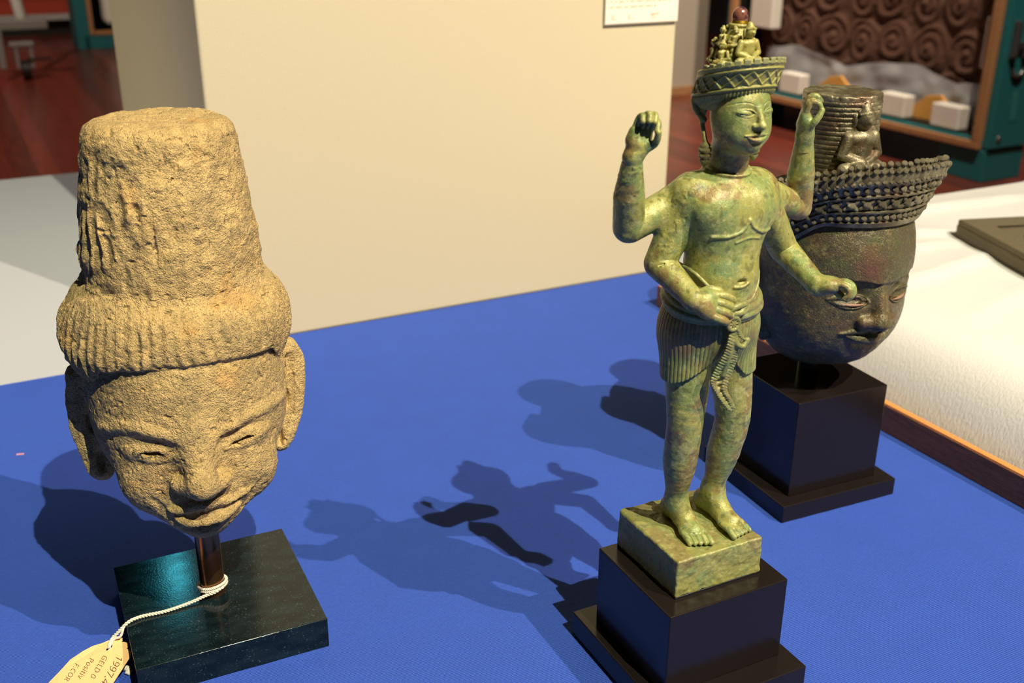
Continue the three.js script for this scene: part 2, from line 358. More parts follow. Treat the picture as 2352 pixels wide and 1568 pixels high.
// ---------- wooden tray with a wrapped foam pad, right of the sculptures ----------
const TRAY = { a: 1.176, b0: -1.635, b1: 0.42, w: 1.5, h: 0.0435 };
{
  const p = thing('wooden_tray', 'shallow plywood tray with its lit edge coloured orange on the blue cloth', 'tray', tb(TRAY.a + TRAY.w / 2, TOP, (TRAY.b0 + TRAY.b1) / 2), YAW);
  const d = TRAY.b1 - TRAY.b0, w = TRAY.w;
  part('base', metres(box(w - 0.03, 0.012, d - 0.03, 0, 0.001, 0)), M.plywood, p);
  for (const s of [-1, 1]) {
    part('side', metres(box(0.014, TRAY.h, d, s * (w / 2 - 0.007), 0, 0, 0.0015)).rotateY(0), M.plywood, p);
    part('side', metres(box(w - 0.029, TRAY.h, 0.014, 0, 0, s * (d / 2 - 0.007), 0.0015)), M.plywood, p);
  }
  for (const s of [-1, 1]) part('lit_edge_strip', metres(box(0.011, 0.002, d - 0.004, s * (w / 2 - 0.0072), TRAY.h - 0.0002, 0, 0.0008)), std({ color: 0xd98b48, roughness: 0.55 }), p, 'thin rim strip coloured orange to stand for the lit top edge');  // light on the wood's top edge put into the strip's orange
}
const padTop = (a, b) => {                                              // height of the wrapped pad above the cloth
  const e = clamp(Math.min(a - TRAY.a - 0.014, TRAY.a + TRAY.w - 0.014 - a) / 0.135), q = 1 - e;
  let h = 0.026 + 0.118 * (1 - q * q * q * (0.75 + 0.25 * q)) + 0.004 * (fbm(a * 3, b * 3, 2, 2) - 0.5) * e;
  a /= 0.945; b /= 0.945;
  const fold = (x0, z0, x1, z1, s, w) => {                              // a raised crease of the sheet, sharp on one side
    const dx = x1 - x0, dz = z1 - z0, l = Math.hypot(dx, dz), q = ((a - x0) * dx + (b - z0) * dz) / l, n = ((a - x0) * dz - (b - z0) * dx) / l, along = clamp(Math.min(q, l - q) / (0.25 * l));
    return s * along * (n > 0 ? Math.exp(-n / w) : Math.exp(n / (w * 0.25)));
  };
  h += fold(1.42, -1.28, 1.80, -1.34, 0.010, 0.05) + fold(1.5, -1.6, 1.86, -1.45, 0.012, 0.05) + fold(1.52, -1.45, 1.8, -1.42, 0.008, 0.03) + fold(1.6, -1.66, 2.3, -1.6, 0.012, 0.05) + fold(1.62, -1.2, 1.78, -0.8, 0.006, 0.07) + fold(1.4, -1.1, 1.7, -1.18, 0.004, 0.05);
  return h;
};
{
  const na = 130, nb = 130, w = TRAY.w - 0.03, d = TRAY.b1 - TRAY.b0 - 0.03, g = new THREE.PlaneGeometry(w, d, na, nb).rotateX(-Math.PI / 2), p = g.attributes.position, ca = TRAY.a + TRAY.w / 2, cb = (TRAY.b0 + TRAY.b1) / 2;
  const ease = (x) => { const t = x / w + 0.5; return w * (0.22 * t + 0.78 * t * t * t - 0.5); };   // finer rows near the rim
  for (let i = 0; i < p.count; i++) { p.setX(i, ease(p.getX(i))); p.setY(i, padTop(ca + p.getX(i), cb + p.getZ(i))); }
  g.computeVertexNormals();
  const u = g.attributes.uv; for (let i = 0; i < u.count; i++) u.setXY(i, p.getX(i), p.getZ(i));
  const skirt = new THREE.BoxGeometry(w, 0.006, d).translate(0, 0.0165, 0), wall = new THREE.PlaneGeometry(w, 1, na, 1), wp = wall.attributes.position;
  for (let i = 0; i < wp.count; i++) { const x = ease(-wp.getX(i)); wp.setXYZ(i, x, wp.getY(i) > 0 ? padTop(ca + x, cb - d / 2) : 0.014, -d / 2); }   // the pad's far end
  wall.computeVertexNormals();
  const o = tag(part('foam_pad', mergeGeometries([g, skirt, wall]), M.tyvek), 'soft white wrapped foam pad filling the wooden tray under the dark slab', 'padding');
  o.position.copy(tb(ca, TOP, cb)); o.rotation.y = YAW;
}
{
  // dark stone slab with a sunken face and a raised border
  const outer = [[0, 0], [0.137, 0.043], [0.30, 0.10], [0.24, 0.47], [-0.16, 0.47], [-0.079, 0.222]].map(([x, y]) => new THREE.Vector2(x, -y));
  const inset = (k) => { const c = new THREE.Vector2(0.08, -0.24); return outer.map((p) => p.clone().sub(c).multiplyScalar(k).add(c)); };
  const ex = (pts, depth, bevel, y) => new THREE.ExtrudeGeometry(new THREE.Shape(pts), { depth, bevelEnabled: bevel > 0, bevelSize: bevel, bevelThickness: bevel, bevelSegments: 3, steps: 1 }).rotateX(-Math.PI / 2).translate(0, y, 0);
  const m = std({ color: 0x665c44, roughness: 0.7, bumpMap: repeated(grit, 6), bumpScale: 0.0015 });
  const s = thing('stone_slab', 'dark olive stone slab with raised border lying on the white pad', 'slab', tb(1.69, TOP + 0.147, -1.372), YAW);
  part('slab_body', metres(ex(inset(0.985), 0.018, 0.004, 0.004)), m, s);
  const rim = new THREE.Shape(inset(0.985)); rim.holes.push(new THREE.Path(inset(0.72)));
  part('border', metres(new THREE.ExtrudeGeometry(rim, { depth: 0.006, bevelEnabled: true, bevelSize: 0.003, bevelThickness: 0.003, bevelSegments: 2 }).rotateX(-Math.PI / 2).translate(0, 0.026, 0)), m, s);
  const fig = []; for (let i = 0; i < 7; i++) { const q = new THREE.SphereGeometry(0.02 + 0.02 * rnd(), 16, 10); q.scale(1, 0.35, 1 + rnd()); q.translate(0.02 + 0.12 * rnd(), 0.026, 0.14 + 0.22 * rnd()); fig.push(q); }
  part('carving', mergeGeometries(fig), m, s);
}
{
  const o = tag(part('paper_scrap', metres(box(0.0105, 0.0006, 0.0042, 0, 0.0002, 0)), std({ color: 0xc98fa0, roughness: 0.9 })), 'tiny pink scrap of paper on the blue cloth left of the stone head', 'paper scrap');
  o.position.copy(tb(-0.002, TOP, -1.544)); o.rotation.y = YAW - 0.3;
}

// ---------- open teal crate with a carved panel, far right ----------
{
  const a0 = 5.69, b0 = -7.12, b1 = -4.54, yb = 0.075, top = 2.3, dep = 0.36, K = 0.914;
  const stand = (o, x, y, z, turn = YAW) => { o.scale.setScalar(K); o.position.copy(tb(x * K, 0.13 + K * y, z * K)); o.rotation.y = turn; return o; };   // the whole crate stands on feet, 13 cm up
  const c = thing('shipping_crate', 'open teal shipping crate lined with wood holding a carved brown panel', 'crate', V3(0, 0, 0));
  stand(c, a0, 0, (b0 + b1) / 2);
  const L = b1 - b0, mid = 0;
  const bx = (name, w, h, d, x, y, z, m, r = 0.006) => part(name, metres(box(w, h, d, x, y, z, r)), m, c);
  bx('side', dep, top - yb, 0.05, dep / 2, yb, L / 2 + 0.02, M.teal); bx('side', dep, top - yb, 0.05, dep / 2, yb, -L / 2 - 0.02, M.teal);
  bx('bottom', dep, 0.05, L, dep / 2, yb, mid, M.teal); bx('top', dep, 0.05, L, dep / 2, top, mid, M.teal); bx('back', 0.04, top - yb - 0.06, L, dep - 0.02, yb + 0.055, mid, M.teal);
  // wooden rim
  bx('rim', 0.05, 0.045, L - 0.02, -0.005, yb - 0.01, mid, M.wood); bx('rim', 0.05, 0.045, L - 0.02, -0.005, top - 0.02, mid, M.wood);
  bx('rim', 0.05, top - yb - 0.1, 0.06, -0.005, yb + 0.036, L / 2 - 0.04, M.wood); bx('rim', 0.05, top - yb - 0.1, 0.06, -0.005, yb + 0.036, -L / 2 + 0.04, M.wood);
  bx('lining', dep - 0.09, top - yb - 0.12, 0.02, dep / 2 - 0.01, yb + 0.06, L / 2 - 0.02, M.housing); bx('lining', dep - 0.09, 0.012, L - 0.08, dep / 2, yb + 0.051, mid, M.housing);
  bx('lining', dep - 0.09, top - yb - 0.12, 0.02, dep / 2 - 0.01, yb + 0.06, -L / 2 + 0.02, M.housing);
  for (const z of [L / 2 - 0.15, -L / 2 + 0.15]) bx('foot', 0.36, 0.205, 0.36, 0.18, -0.1415, z, M.teal, 0.008);
  for (const y of [0.66, 1.5]) {                                       // toggle latches on the near side
    const z = L / 2 + 0.046;
    const g = new THREE.CylinderGeometry(0.02, 0.02, 0.2, 16).translate(0.06, y + 0.08, z + 0.02);
    const l = part('latch', mergeGeometries([box(0.05, 0.22, 0.014, 0.06, y - 0.03, z + 0.006, 0.004), g, box(0.14, 0.045, 0.02, 0.14, y + 0.02, z + 0.008, 0.006), box(0.05, 0.12, 0.03, 0.17, y - 0.03, z + 0.01, 0.008)].map((q) => q.index ? q.toNonIndexed() : q)), M.metal, c);
    part('handle', new THREE.TorusGeometry(0.05, 0.011, 8, 20, Math.PI).rotateZ(Math.PI).translate(0.13, y - 0.09, z + 0.01), M.metal, l);
  }
  part('screw', new THREE.SphereGeometry(0.02, 12, 8).scale(1, 1, 0.5).translate(0.08, yb + 0.06, L / 2 + 0.046), M.metal, c);
  // stencilled print on the near side, too far off to read
  const cv = document.createElement('canvas'); cv.width = 128; cv.height = 256; const g2 = cv.getContext('2d');
  g2.fillStyle = '#1b6a72'; g2.fillRect(0, 0, 128, 256); g2.strokeStyle = '#4d8f92'; g2.lineWidth = 7; for (let i = 0; i < 5; i++) { g2.beginPath(); g2.ellipse(64, 30 + i * 46, 30, 15, 0, 0.4, 5.6); g2.stroke(); }
  const tx = new THREE.CanvasTexture(cv); tx.colorSpace = THREE.SRGBColorSpace;
  part('stencil', new THREE.PlaneGeometry(0.1, 0.2).rotateZ(0.1).translate(0.17, 0.335, L / 2 + 0.0466), std({ map: tx, roughness: 0.6 }), c);

  // carved panel: scrolls raised from the ground
  const W = L - 0.14, Hh = 2.05, g = new THREE.PlaneGeometry(W, Hh, 170, 140), p = g.attributes.position, scr = [];
  for (let r = 0; r < 7; r++) for (let k = 0; k < 8; k++) scr.push([-W / 2 + (k + 0.5 + 0.25 * (r & 1)) * W / 8 + 0.03 * (rnd() - 0.5), -Hh / 2 + (r + 0.5) * Hh / 7, (k + r) & 1 ? 1 : -1, 0.14 + 0.02 * rnd()]);
  for (let i = 0; i < p.count; i++) {
    const x = p.getX(i), y = p.getY(i); let h = 0, best = 9;
    for (const [sx, sy, s, R] of scr) {
      const dx = x - sx + 0.06 * (noise(x * 5, y * 5, 30) - 0.5), dy = y - sy + 0.06 * (noise(x * 5, y * 5, 60) - 0.5), q = Math.hypot(dx, dy); if (q > R * 1.15) continue;
      const th = Math.atan2(dy, dx * s), turn = q / R * 2.3 - th / (2 * Math.PI), f = Math.abs(turn - Math.round(turn)) * 2;
      const v = (1 - step(0.9, 1.15, q / R)) * (0.02 + 0.05 * (1 - f * f) + 0.05 * bell(q, R * 0.2)); if (q / R < best) { best = q / R; h = v; }
    }
    p.setZ(i, h * 0.38 * (0.5 + 0.7 * fbm(x * 4, y * 4, 8, 2)) + 0.024 * fbm(x * 9, y * 9, 3, 4));
  }
  g.computeVertexNormals();
  const rel = thing('carved_panel', 'dark brown stone panel carved with scrolls standing in the teal crate', 'relief', V3(0, 0, 0));
  stand(rel, a0 + 0.275, yb + 0.066, (b0 + b1) / 2, YAW - Math.PI / 2);
  part('carving', g.translate(0, Hh / 2, 0), std({ color: 0x55392d, roughness: 0.85, bumpMap: repeated(grit, 1), bumpScale: 0.003 }), rel);
  part('slab', metres(box(W, Hh, 0.03, 0, 0, -0.016)), std({ color: 0x5a3a2d, roughness: 0.9 }), rel);

  const amber = std({ color: 0xd09a4c, roughness: 0.8, bumpMap: repeated(grit, 4), bumpScale: 0.002 });
  const blocks = [[-6.39, 'white foam block under the carved panel, furthest left of the row'], [-5.35, 'white foam block under the carved panel, middle of the row beside the dark crown'], [-4.89, 'white foam block under the carved panel, nearest the crate corner']];
  for (const [b, l] of blocks) { const o = tag(part('foam_block', metres(box(0.1, 0.15, 0.23, 0, 0, 0, 0.012)), M.foam), l, 'foam block', 'foam blocks in the teal crate'); stand(o, a0 + 0.075, yb + 0.064, b); }
  const wedges = [[-6.05, 'amber foam wedge left of the ribbed dark crown in the crate'], [-5.12, 'amber foam wedge between the two right foam blocks in the crate']];
  for (const [b, l] of wedges) {
    const sh = new THREE.Shape([[-0.23, 0], [0.23, 0], [0.22, 0.07], [0.08, 0.17], [-0.03, 0.15]].map(([x, y]) => new THREE.Vector2(x, y)));
    const o = tag(part('foam_wedge', metres(new THREE.ExtrudeGeometry(sh, { depth: 0.018, bevelEnabled: true, bevelSize: 0.005, bevelThickness: 0.005, bevelSegments: 2 })), amber), l, 'foam wedge', 'amber wedges in the teal crate');
    stand(o, a0 + 0.153, yb + 0.07, b, YAW - Math.PI / 2);
  }
  for (const [b, y, w, h, l] of [[-6.82, 0.58, 0.26, 0.9, 'wide white foam bumper beside the carved panel, left end'], [-4.69, 0.54, 0.035, 0.32, 'narrow white foam strip on the right inside wall of the crate']]) {
    const o = tag(part('foam_bumper', metres(box(0.1, h, w, 0, 0, 0, 0.012)), M.foam), l, 'foam bumper'); stand(o, a0 + 0.1, y, b);
  }
  // crumpled clear plastic sheet behind the blocks
  const ps = new THREE.PlaneGeometry(2.25, 0.4, 120, 24), q = ps.attributes.position;
  for (let i = 0; i < q.count; i++) { const x = q.getX(i), v = q.getY(i) / 0.4 + 0.5, top2 = 0.24 + 0.07 * Math.abs(Math.sin(x * 3.1 + 0.8)) + 0.04 * noise(x * 5, 3, 1); q.setXYZ(i, x, v * top2, 0.026 * (noise(x * 9, v * 4, 5) - 0.5)); }
  ps.computeVertexNormals();
  const sheet = tag(part('plastic_sheet', ps, phys({ color: 0xd3dbe6, roughness: 0.45, transmission: 0.5, thickness: 0, side: THREE.DoubleSide })), 'crumpled cloudy plastic sheet bunched along the foot of the carved panel', 'plastic sheet');
  stand(sheet, a0 + 0.178, yb + 0.066, -5.72, YAW - Math.PI / 2);
}

// ---------- far left: crates and a wheeled stand beyond the platform ----------
{
  const c = thing('shipping_crate', 'teal crate with pale wood rim, half hidden behind the beige panel', 'crate', tb(1.29, 0, -12.5), YAW);
  const W = 1.9, Ht = 1.9, bx = (name, w, h, d, x, y, z, m) => part(name, metres(box(w, h, d, x, y, z, 0.006)), m, c);
  bx('side', 0.13, Ht, 0.5, 0.065, 0.001, -0.25, M.teal); bx('side', 0.13, Ht, 0.5, W, 0.001, -0.25, M.teal); bx('bottom', W - 0.07, 0.14, 0.5, W / 2 + 0.032, 0.001, -0.25, M.teal); bx('back', W - 0.08, Ht - 0.16, 0.04, W / 2 + 0.03, 0.15, -0.47, M.housing);
  bx('rim', 0.045, Ht - 0.2, 0.05, 0.155, 0.15, -0.01, M.wood); bx('rim', W - 0.25, 0.045, 0.05, W / 2 + 0.06, 0.145, -0.012, M.wood);
  const s = tag(part('wrapped_object', metres(box(1.2, 1.3, 0.3, 0, 0, 0, 0.08)), M.foam), 'pale wrapped object standing inside the far left teal crate', 'wrapped object'); s.position.copy(tb(2.2, 0.22, -12.72)); s.rotation.y = YAW;
}
{
  const c = thing('shipping_crate', 'low orange red crate at the far left, dark block below for the shaded gap', 'crate', tb(0.7, 0, -14.3), YAW);
  const om = std({ color: 0xb2402a, roughness: 0.6 });
  part('shade_block', metres(box(1.9, 0.17, 0.5, 0, 0.001, -0.1)), M.housing, c);  // dark block put in for the shaded gap under the crate
  part('skid', metres(box(1.95, 0.07, 0.6, 0, 0.172, 0, 0.005)), M.platform, c);
  for (let k = 0; k < 5; k++) part('board', metres(box(1.9, 0.155, 0.5, 0, 0.243 + k * 0.16, 0.03, 0.006)), om, c);
}
{
  const c = thing('equipment_stand', 'grey metal wheeled stand with pale post at the far left edge', 'stand', tb(0.62, 0, -10.6), YAW);
  const pm = std({ color: 0x8a8a88, roughness: 0.5, metalness: 0.3 });
  part('post', new THREE.CylinderGeometry(0.045, 0.05, 1.1, 20).rotateZ(0.12).translate(0.0, 0.95, -0.3), std({ color: 0xc9ccca, roughness: 0.5 }), c);
  part('crossbar', metres(box(0.5, 0.09, 0.12, 0, 0.42, -0.1, 0.015)), pm, c);
  part('post', metres(box(0.06, 0.36, 0.07, -0.17, 0.1, 0, 0.012)), pm, c);
  const f = part('caster', mergeGeometries([box(0.2, 0.04, 0.12, 0, 0.29, 0.02, 0.01), box(0.03, 0.2, 0.1, -0.05, 0.1, 0.02, 0.008), box(0.03, 0.2, 0.1, 0.07, 0.1, 0.02, 0.008)]), pm, c);
  part('wheel', new THREE.CylinderGeometry(0.085, 0.085, 0.07, 28).rotateZ(Math.PI / 2).translate(0.01, 0.086, 0.02), M.housing, f);
  part('brake_lever', metres(box(0.2, 0.02, 0.05, 0.13, 0.17, 0.06, 0.006)), M.housing, f);
}

// ---------- an added cyan glow panel, out of view at the back, put in to be mirrored in the polished base of the stone head ----------
{
  const o = thing('added_glow_panel', 'cyan glow panel added out of view to give the reflection in the stone base', 'screen', tb(0.985, TOP + 4.41, -7.7), YAW);
  part('frame', metres(box(0.24, 0.5, 0.05, 0, -0.25, -0.03, 0.01)), M.housing, o);
  part('rod', new THREE.CylinderGeometry(0.012, 0.012, H - TOP - 4.41 - 0.25, 10).translate(0, 0.25 + (H - TOP - 4.41 - 0.25) / 2, -0.03), M.housing, o);
  const c = new THREE.Color(0.1, 0.8, 1.0);
  part('screen', new THREE.PlaneGeometry(0.17, 0.4).translate(0, 0, -0.003), std({ color: 0x000000, emissive: c, emissiveIntensity: 18 }), o, 'added glowing cyan face');
  const l = new THREE.RectAreaLight(c, 0.6, 0.17, 0.4); l.name = 'added_glow_light'; l.position.copy(tb(0.985, TOP + 4.41, -7.69)); l.rotation.y = YAW + Math.PI; scene.add(l);  // added light that goes with the glow panel
}

// ---------- lamps ----------
function addSpot({ at, aim, power, label, cone, soft, color }) {
  const p = V3(...at), q = V3(...aim), dir = q.clone().sub(p).normalize(), o = new THREE.Group(); o.name = numbered('track_spotlight'); o.position.copy(p); o.lookAt(q); scene.add(o); tag(o, label, 'spotlight', null);
  part('housing', new THREE.CylinderGeometry(0.05, 0.06, 0.2, 28, 1, true).rotateX(Math.PI / 2).translate(0, 0, -0.11), std({ color: 0x141414, roughness: 0.5, side: THREE.DoubleSide }), o);
  part('lens', new THREE.CircleGeometry(0.022, 24).translate(0, 0, -0.012), std({ color: 0x000000, emissive: new THREE.Color(color), emissiveIntensity: 30 }), o, 'glowing lens');
  part('stem', new THREE.CylinderGeometry(0.012, 0.012, 0.3, 10).translate(0, 0.16, -0.15), M.housing, o);
  const l = new THREE.SpotLight(new THREE.Color(color), power, 0, cone, 0.6, 2);
  l.name = 'spot'; l.position.copy(p).addScaledVector(dir, 0.01); l.target.position.copy(q); l.castShadow = true; l.shadow.radius = soft; l.shadow.mapSize.set(2048, 2048); scene.add(l, l.target);
}
SPOTS.forEach((s) => addSpot({ ...s, cone: 0.34, soft: 1.1 }));
const washLabels = ['added unseen spotlight brightening the crate on the right', 'added unseen spotlight brightening the grey partition', 'added unseen spotlight brightening the white platform on the left', 'added unseen spotlight brightening the far left crates'];
WASH.forEach(({ at, aim, power, cone, color }, i) => { const p = tb(...at), q = tb(...aim); addSpot({ at: p.toArray(), aim: q.toArray(), power, color, cone, soft: 3, label: washLabels[i] }); });
for (const [b, l] of [[3.17, 'ceiling track carrying the pair of spotlights above the viewer'], [-2.2, 'ceiling track over the middle of the room']]) {
  const o = tag(part('light_track', metres(box(7, 0.04, 0.05, 0, 0, 0, 0.004)), M.housing), l, 'light track'); o.position.copy(tb(1.6, H - 0.042, b)); o.rotation.y = YAW;
}

// ---------- carved sandstone head ----------
const stoneBump = tileTexture(1024, (i, j) => {
  const a = noise(i / 6, j / 6, 3, 255), b = noise(i / 12, j / 12, 8, 127), c = noise(i / 3, j / 3, 5, 255), pit = step(0.8, 0.93, noise(i / 9, j / 9, 77, 127));
  return clamp(0.42 * a + 0.33 * b + 0.25 * c - 0.5 * pit + 0.1);
}, 1);
const stoneTone = tileTexture(1024, (i, j) => {
  const a = noise(i / 5, j / 5, 21, 255), b = noise(i / 64, j / 64, 4, 15), c = noise(i / 3, j / 3, 31, 255), dark = step(0.8, 0.95, noise(i / 7, j / 7, 50, 127)), pale = step(0.76, 0.93, c);
  const v = 0.78 + 0.2 * a + 0.14 * (b - 0.5);
  const base = [0.93 * v, 0.82 * v, 0.57 * v];
  return mixc(mixc(base, [0.3, 0.25, 0.19], 0.5 * dark), [0.97, 0.9, 0.72], 0.4 * pale);
}, 3, true);
{
  const head = thing('stone_bust', 'weathered tan sandstone head with tall flat-topped topknot on a square black base', 'sculpture', V3(-0.3276, TOP, -0.9879), 0.32);
  const profile = (pts) => (y) => { if (y <= pts[0][0]) return pts[0][1]; for (let i = 1; i < pts.length; i++) if (y < pts[i][0]) return lerp(pts[i - 1][1], pts[i][1], (y - pts[i - 1][0]) / (pts[i][0] - pts[i - 1][0])); return pts[pts.length - 1][1]; };
  const rTop = profile([[0.38, 0.083], [0.414, 0.0825], [0.44, 0.082], [0.467, 0.0802], [0.51, 0.0755], [0.535, 0.0715], [0.56, 0.068]]);
  const X = -0.003, hairline = (x, z) => 0.3515 - 1.3 * x * x - 2.2 * Math.max(0, Math.abs(x) - 0.079) - 0.25 * Math.max(0, 0.03 - z);
  const face = [
    ell([X, 0.305, 0.004], [0.0965, 0.125, 0.1], 0.02),
    ell([X, 0.266, 0.008], [0.0895, 0.083, 0.0915], 0.02),
    ell([X - 0.0005, 0.21, 0.033], [0.067, 0.051, 0.054], 0.025),
    ball([X + 0.001, 0.1745, 0.0645], 0.0225, 0.02),
    ell([X - 0.04, 0.225, 0.068], [0.03, 0.03, 0.022], 0.025), ell([X + 0.044, 0.225, 0.068], [0.03, 0.03, 0.022], 0.025),
    ell([X, 0.1995, 0.081], [0.036, 0.03, 0.02], 0.02),
  ];
  const S = (x, y, lift = 0) => [x, y, onFront(face, x, y) + lift];
  const on = (pts, r, k, op, lift = 0) => tube(draped(face, pts, lift), r, k, op);
  const var_ = (n, f) => Array.from({ length: n }, (_, i) => f(i / (n - 1)));
  const list = [...face,
    // sockets under the brows
    ell([X - 0.041, 0.2715, S(-0.044, 0.2715)[2] + 0.016], [0.03, 0.0135, 0.017], 0.014, 1, [0, -0.35, 0.06]),
    ell([X + 0.046, 0.2725, S(0.043, 0.2725)[2] + 0.016], [0.03, 0.0135, 0.017], 0.014, 1, [0, 0.35, -0.02]),
    // brow ridges
    on([[-0.086, 0.2835], [-0.06, 0.2925], [-0.035, 0.2885], [-0.012, 0.281]], var_(19, (t) => 0.002 + 0.0014 * Math.sin(Math.PI * t)), 0.008, 0, -0.0012),
    on([[0.012, 0.279], [0.034, 0.286], [0.058, 0.2905], [0.086, 0.286]], var_(19, (t) => 0.002 + 0.0014 * Math.sin(Math.PI * t)), 0.008, 0, -0.0012),
    // eyeballs and lids
    ell([X - 0.04, 0.2665, S(-0.043, 0.2665)[2] - 0.013], [0.025, 0.0105, 0.014], 0.006, 0, [0, -0.3, 0.06]), ell([X + 0.046, 0.268, S(0.043, 0.268)[2] - 0.013], [0.025, 0.0105, 0.014], 0.006, 0, [0, 0.3, -0.02]),
    on([[-0.066, 0.2675], [-0.052, 0.2725], [-0.04, 0.2725], [-0.021, 0.2655]], 0.0022, 0.004, 0, -0.003), on([[-0.066, 0.267], [-0.05, 0.2605], [-0.036, 0.2595], [-0.021, 0.2635]], 0.0022, 0.004, 0, -0.003),
    on([[0.0245, 0.2655], [0.038, 0.2725], [0.05, 0.274], [0.066, 0.271]], 0.0022, 0.004, 0, -0.003), on([[0.0245, 0.264], [0.038, 0.262], [0.052, 0.263], [0.067, 0.2695]], 0.0022, 0.004, 0, -0.003),
    // the slits between the lids
    ...[0.002, -0.0015, -0.005].flatMap((dz) => [on([[-0.062, 0.2668], [-0.048, 0.2668], [-0.034, 0.2662], [-0.0235, 0.264]], var_(19, (t) => 0.0006 + 0.0017 * Math.sin(Math.PI * t)), 0.0008, 1, dz), on([[0.028, 0.2645], [0.04, 0.2672], [0.05, 0.2688], [0.062, 0.27]], var_(19, (t) => 0.0006 + 0.0017 * Math.sin(Math.PI * t)), 0.0008, 1, dz)]),
    // nose
    cap([X + 0.001, 0.29, 0.0985], [X + 0.002, 0.243, 0.1155], 0.0095, 0.0135, 0.02), ball([X + 0.002, 0.2375, 0.1195], 0.0128, 0.009), cap([X - 0.004, 0.2345, 0.1155], [X - 0.018, 0.2345, 0.1035], 0.0095, 0.0085, 0.005), cap([X + 0.008, 0.234, 0.1155], [X + 0.0225, 0.2335, 0.1035], 0.0095, 0.0085, 0.005),
    ball([X - 0.0085, 0.2235, 0.114], 0.0042, 0.003, 1), ball([X + 0.0125, 0.2235, 0.114], 0.0042, 0.003, 1),
    // upper lip, philtrum
    on([[-0.039, 0.2035], [-0.026, 0.2045], [-0.012, 0.2085], [-0.001, 0.2075], [0.01, 0.209], [0.026, 0.207], [0.048, 0.2125]], var_(37, (t) => 0.0018 + 0.0042 * Math.sin(Math.PI * t)), 0.004, 0, 0.0005),
    on([[-0.03, 0.196], [-0.017, 0.1915], [-0.001, 0.1895], [0.015, 0.1925], [0.033, 0.199]], var_(25, (t) => 0.002 + 0.0062 * Math.sin(Math.PI * t)), 0.004, 0, 0.001),
    tube(draped(face, [[-0.0395, 0.205], [-0.028, 0.2], [-0.013, 0.1985], [-0.002, 0.1982], [0.012, 0.1995], [0.032, 0.2035], [0.05, 0.212]]).map(([x, y, z], i) => [x, y, z + 0.0012 + 0.0036 * Math.sin(Math.PI * i / 36)]), var_(37, (t) => 0.0016 + 0.0021 * Math.sin(Math.PI * t)), 0.002, 1),
    // under the lower lip, corners of the mouth
    ell([X, 0.1805, onFront(face, X, 0.1805) + 0.005], [0.025, 0.0058, 0.0125], 0.007, 1), on([[-0.047, 0.2145], [-0.041, 0.207], [-0.0395, 0.203]], 0.0016, 0.006, 1, 0.001), on([[0.058, 0.2185], [0.05, 0.2105], [0.0455, 0.2065]], 0.0016, 0.006, 1, 0.001),
    on([[-0.037, 0.1995], [-0.03, 0.19], [-0.022, 0.182]], 0.002, 0.006, 1, 0.002), on([[0.045, 0.202], [0.037, 0.192], [0.026, 0.184]], 0.002, 0.006, 1, 0.002),
    // mass of hair over the forehead, its step and the neck of the topknot
    free((x, y, z) => {
      const q = Math.hypot((x + 0.0045) / 0.1105, (y - 0.36) / 0.08, (z + 0.004) / 0.1045), d = (q - 1) * 0.085;
      const edge = hairline(x, z) + 0.0005 * Math.sin(x * 300);   // lower border
      return smax(d, (edge - y) * 0.85, 0.004);
    }, 0.0025),
    // topknot
    free((x, y, z) => smax(smax((Math.hypot(x + 0.002, z / 0.97) - rTop(y)) * 0.97, y - 0.5625, 0.018), 0.38 - y, 0.004), 0.006),
  ];
  // ears: flat flanges, hollowed at the front
  for (const s of [-1, 1]) {
    const ex = s < 0 ? [[-0.1035, 0.305], [-0.1035, 0.25], [-0.0965, 0.2075]] : [[0.098, 0.308], [0.0965, 0.25], [0.0835, 0.212]];
    const zz = -0.012;
    list.push(tube(smooth([[ex[0][0], ex[0][1], zz - 0.006], [ex[1][0], ex[1][1], zz], [ex[2][0], ex[2][1], zz + 0.008]], 6), Array.from({ length: 13 }, (_, i) => 0.0155 - 0.003 * (i / 12)), 0.004));
    list.push(tube(smooth([[ex[0][0] + s * 0.002, ex[0][1] - 0.002, zz + 0.012], [ex[1][0] + s * 0.002, ex[1][1], zz + 0.016], [ex[2][0], ex[2][1] + 0.006, zz + 0.023]], 6), 0.0062, 0.004, 1));
    list.push(ell([ex[1][0] - s * 0.003, 0.262, zz + 0.012], [0.005, 0.012, 0.009], 0.003, 1), ell([ex[2][0], 0.222, zz + 0.018], [0.0045, 0.013, 0.01], 0.003, 1));
    list.push(tube(smooth([[ex[0][0] + s * 0.002, ex[0][1] + 0.008, zz], [ex[0][0] + s * 0.0135, ex[0][1] - 0.006, zz - 0.001], [ex[1][0] + s * 0.0125, ex[1][1], zz + 0.004], [ex[2][0] + s * 0.0105, ex[2][1], zz + 0.012]], 5), 0.0036, 0.003));
  }
  list.push({ ...free((x, y, z) => y - 0.152, 0.004, 1) });                       // broken at the neck
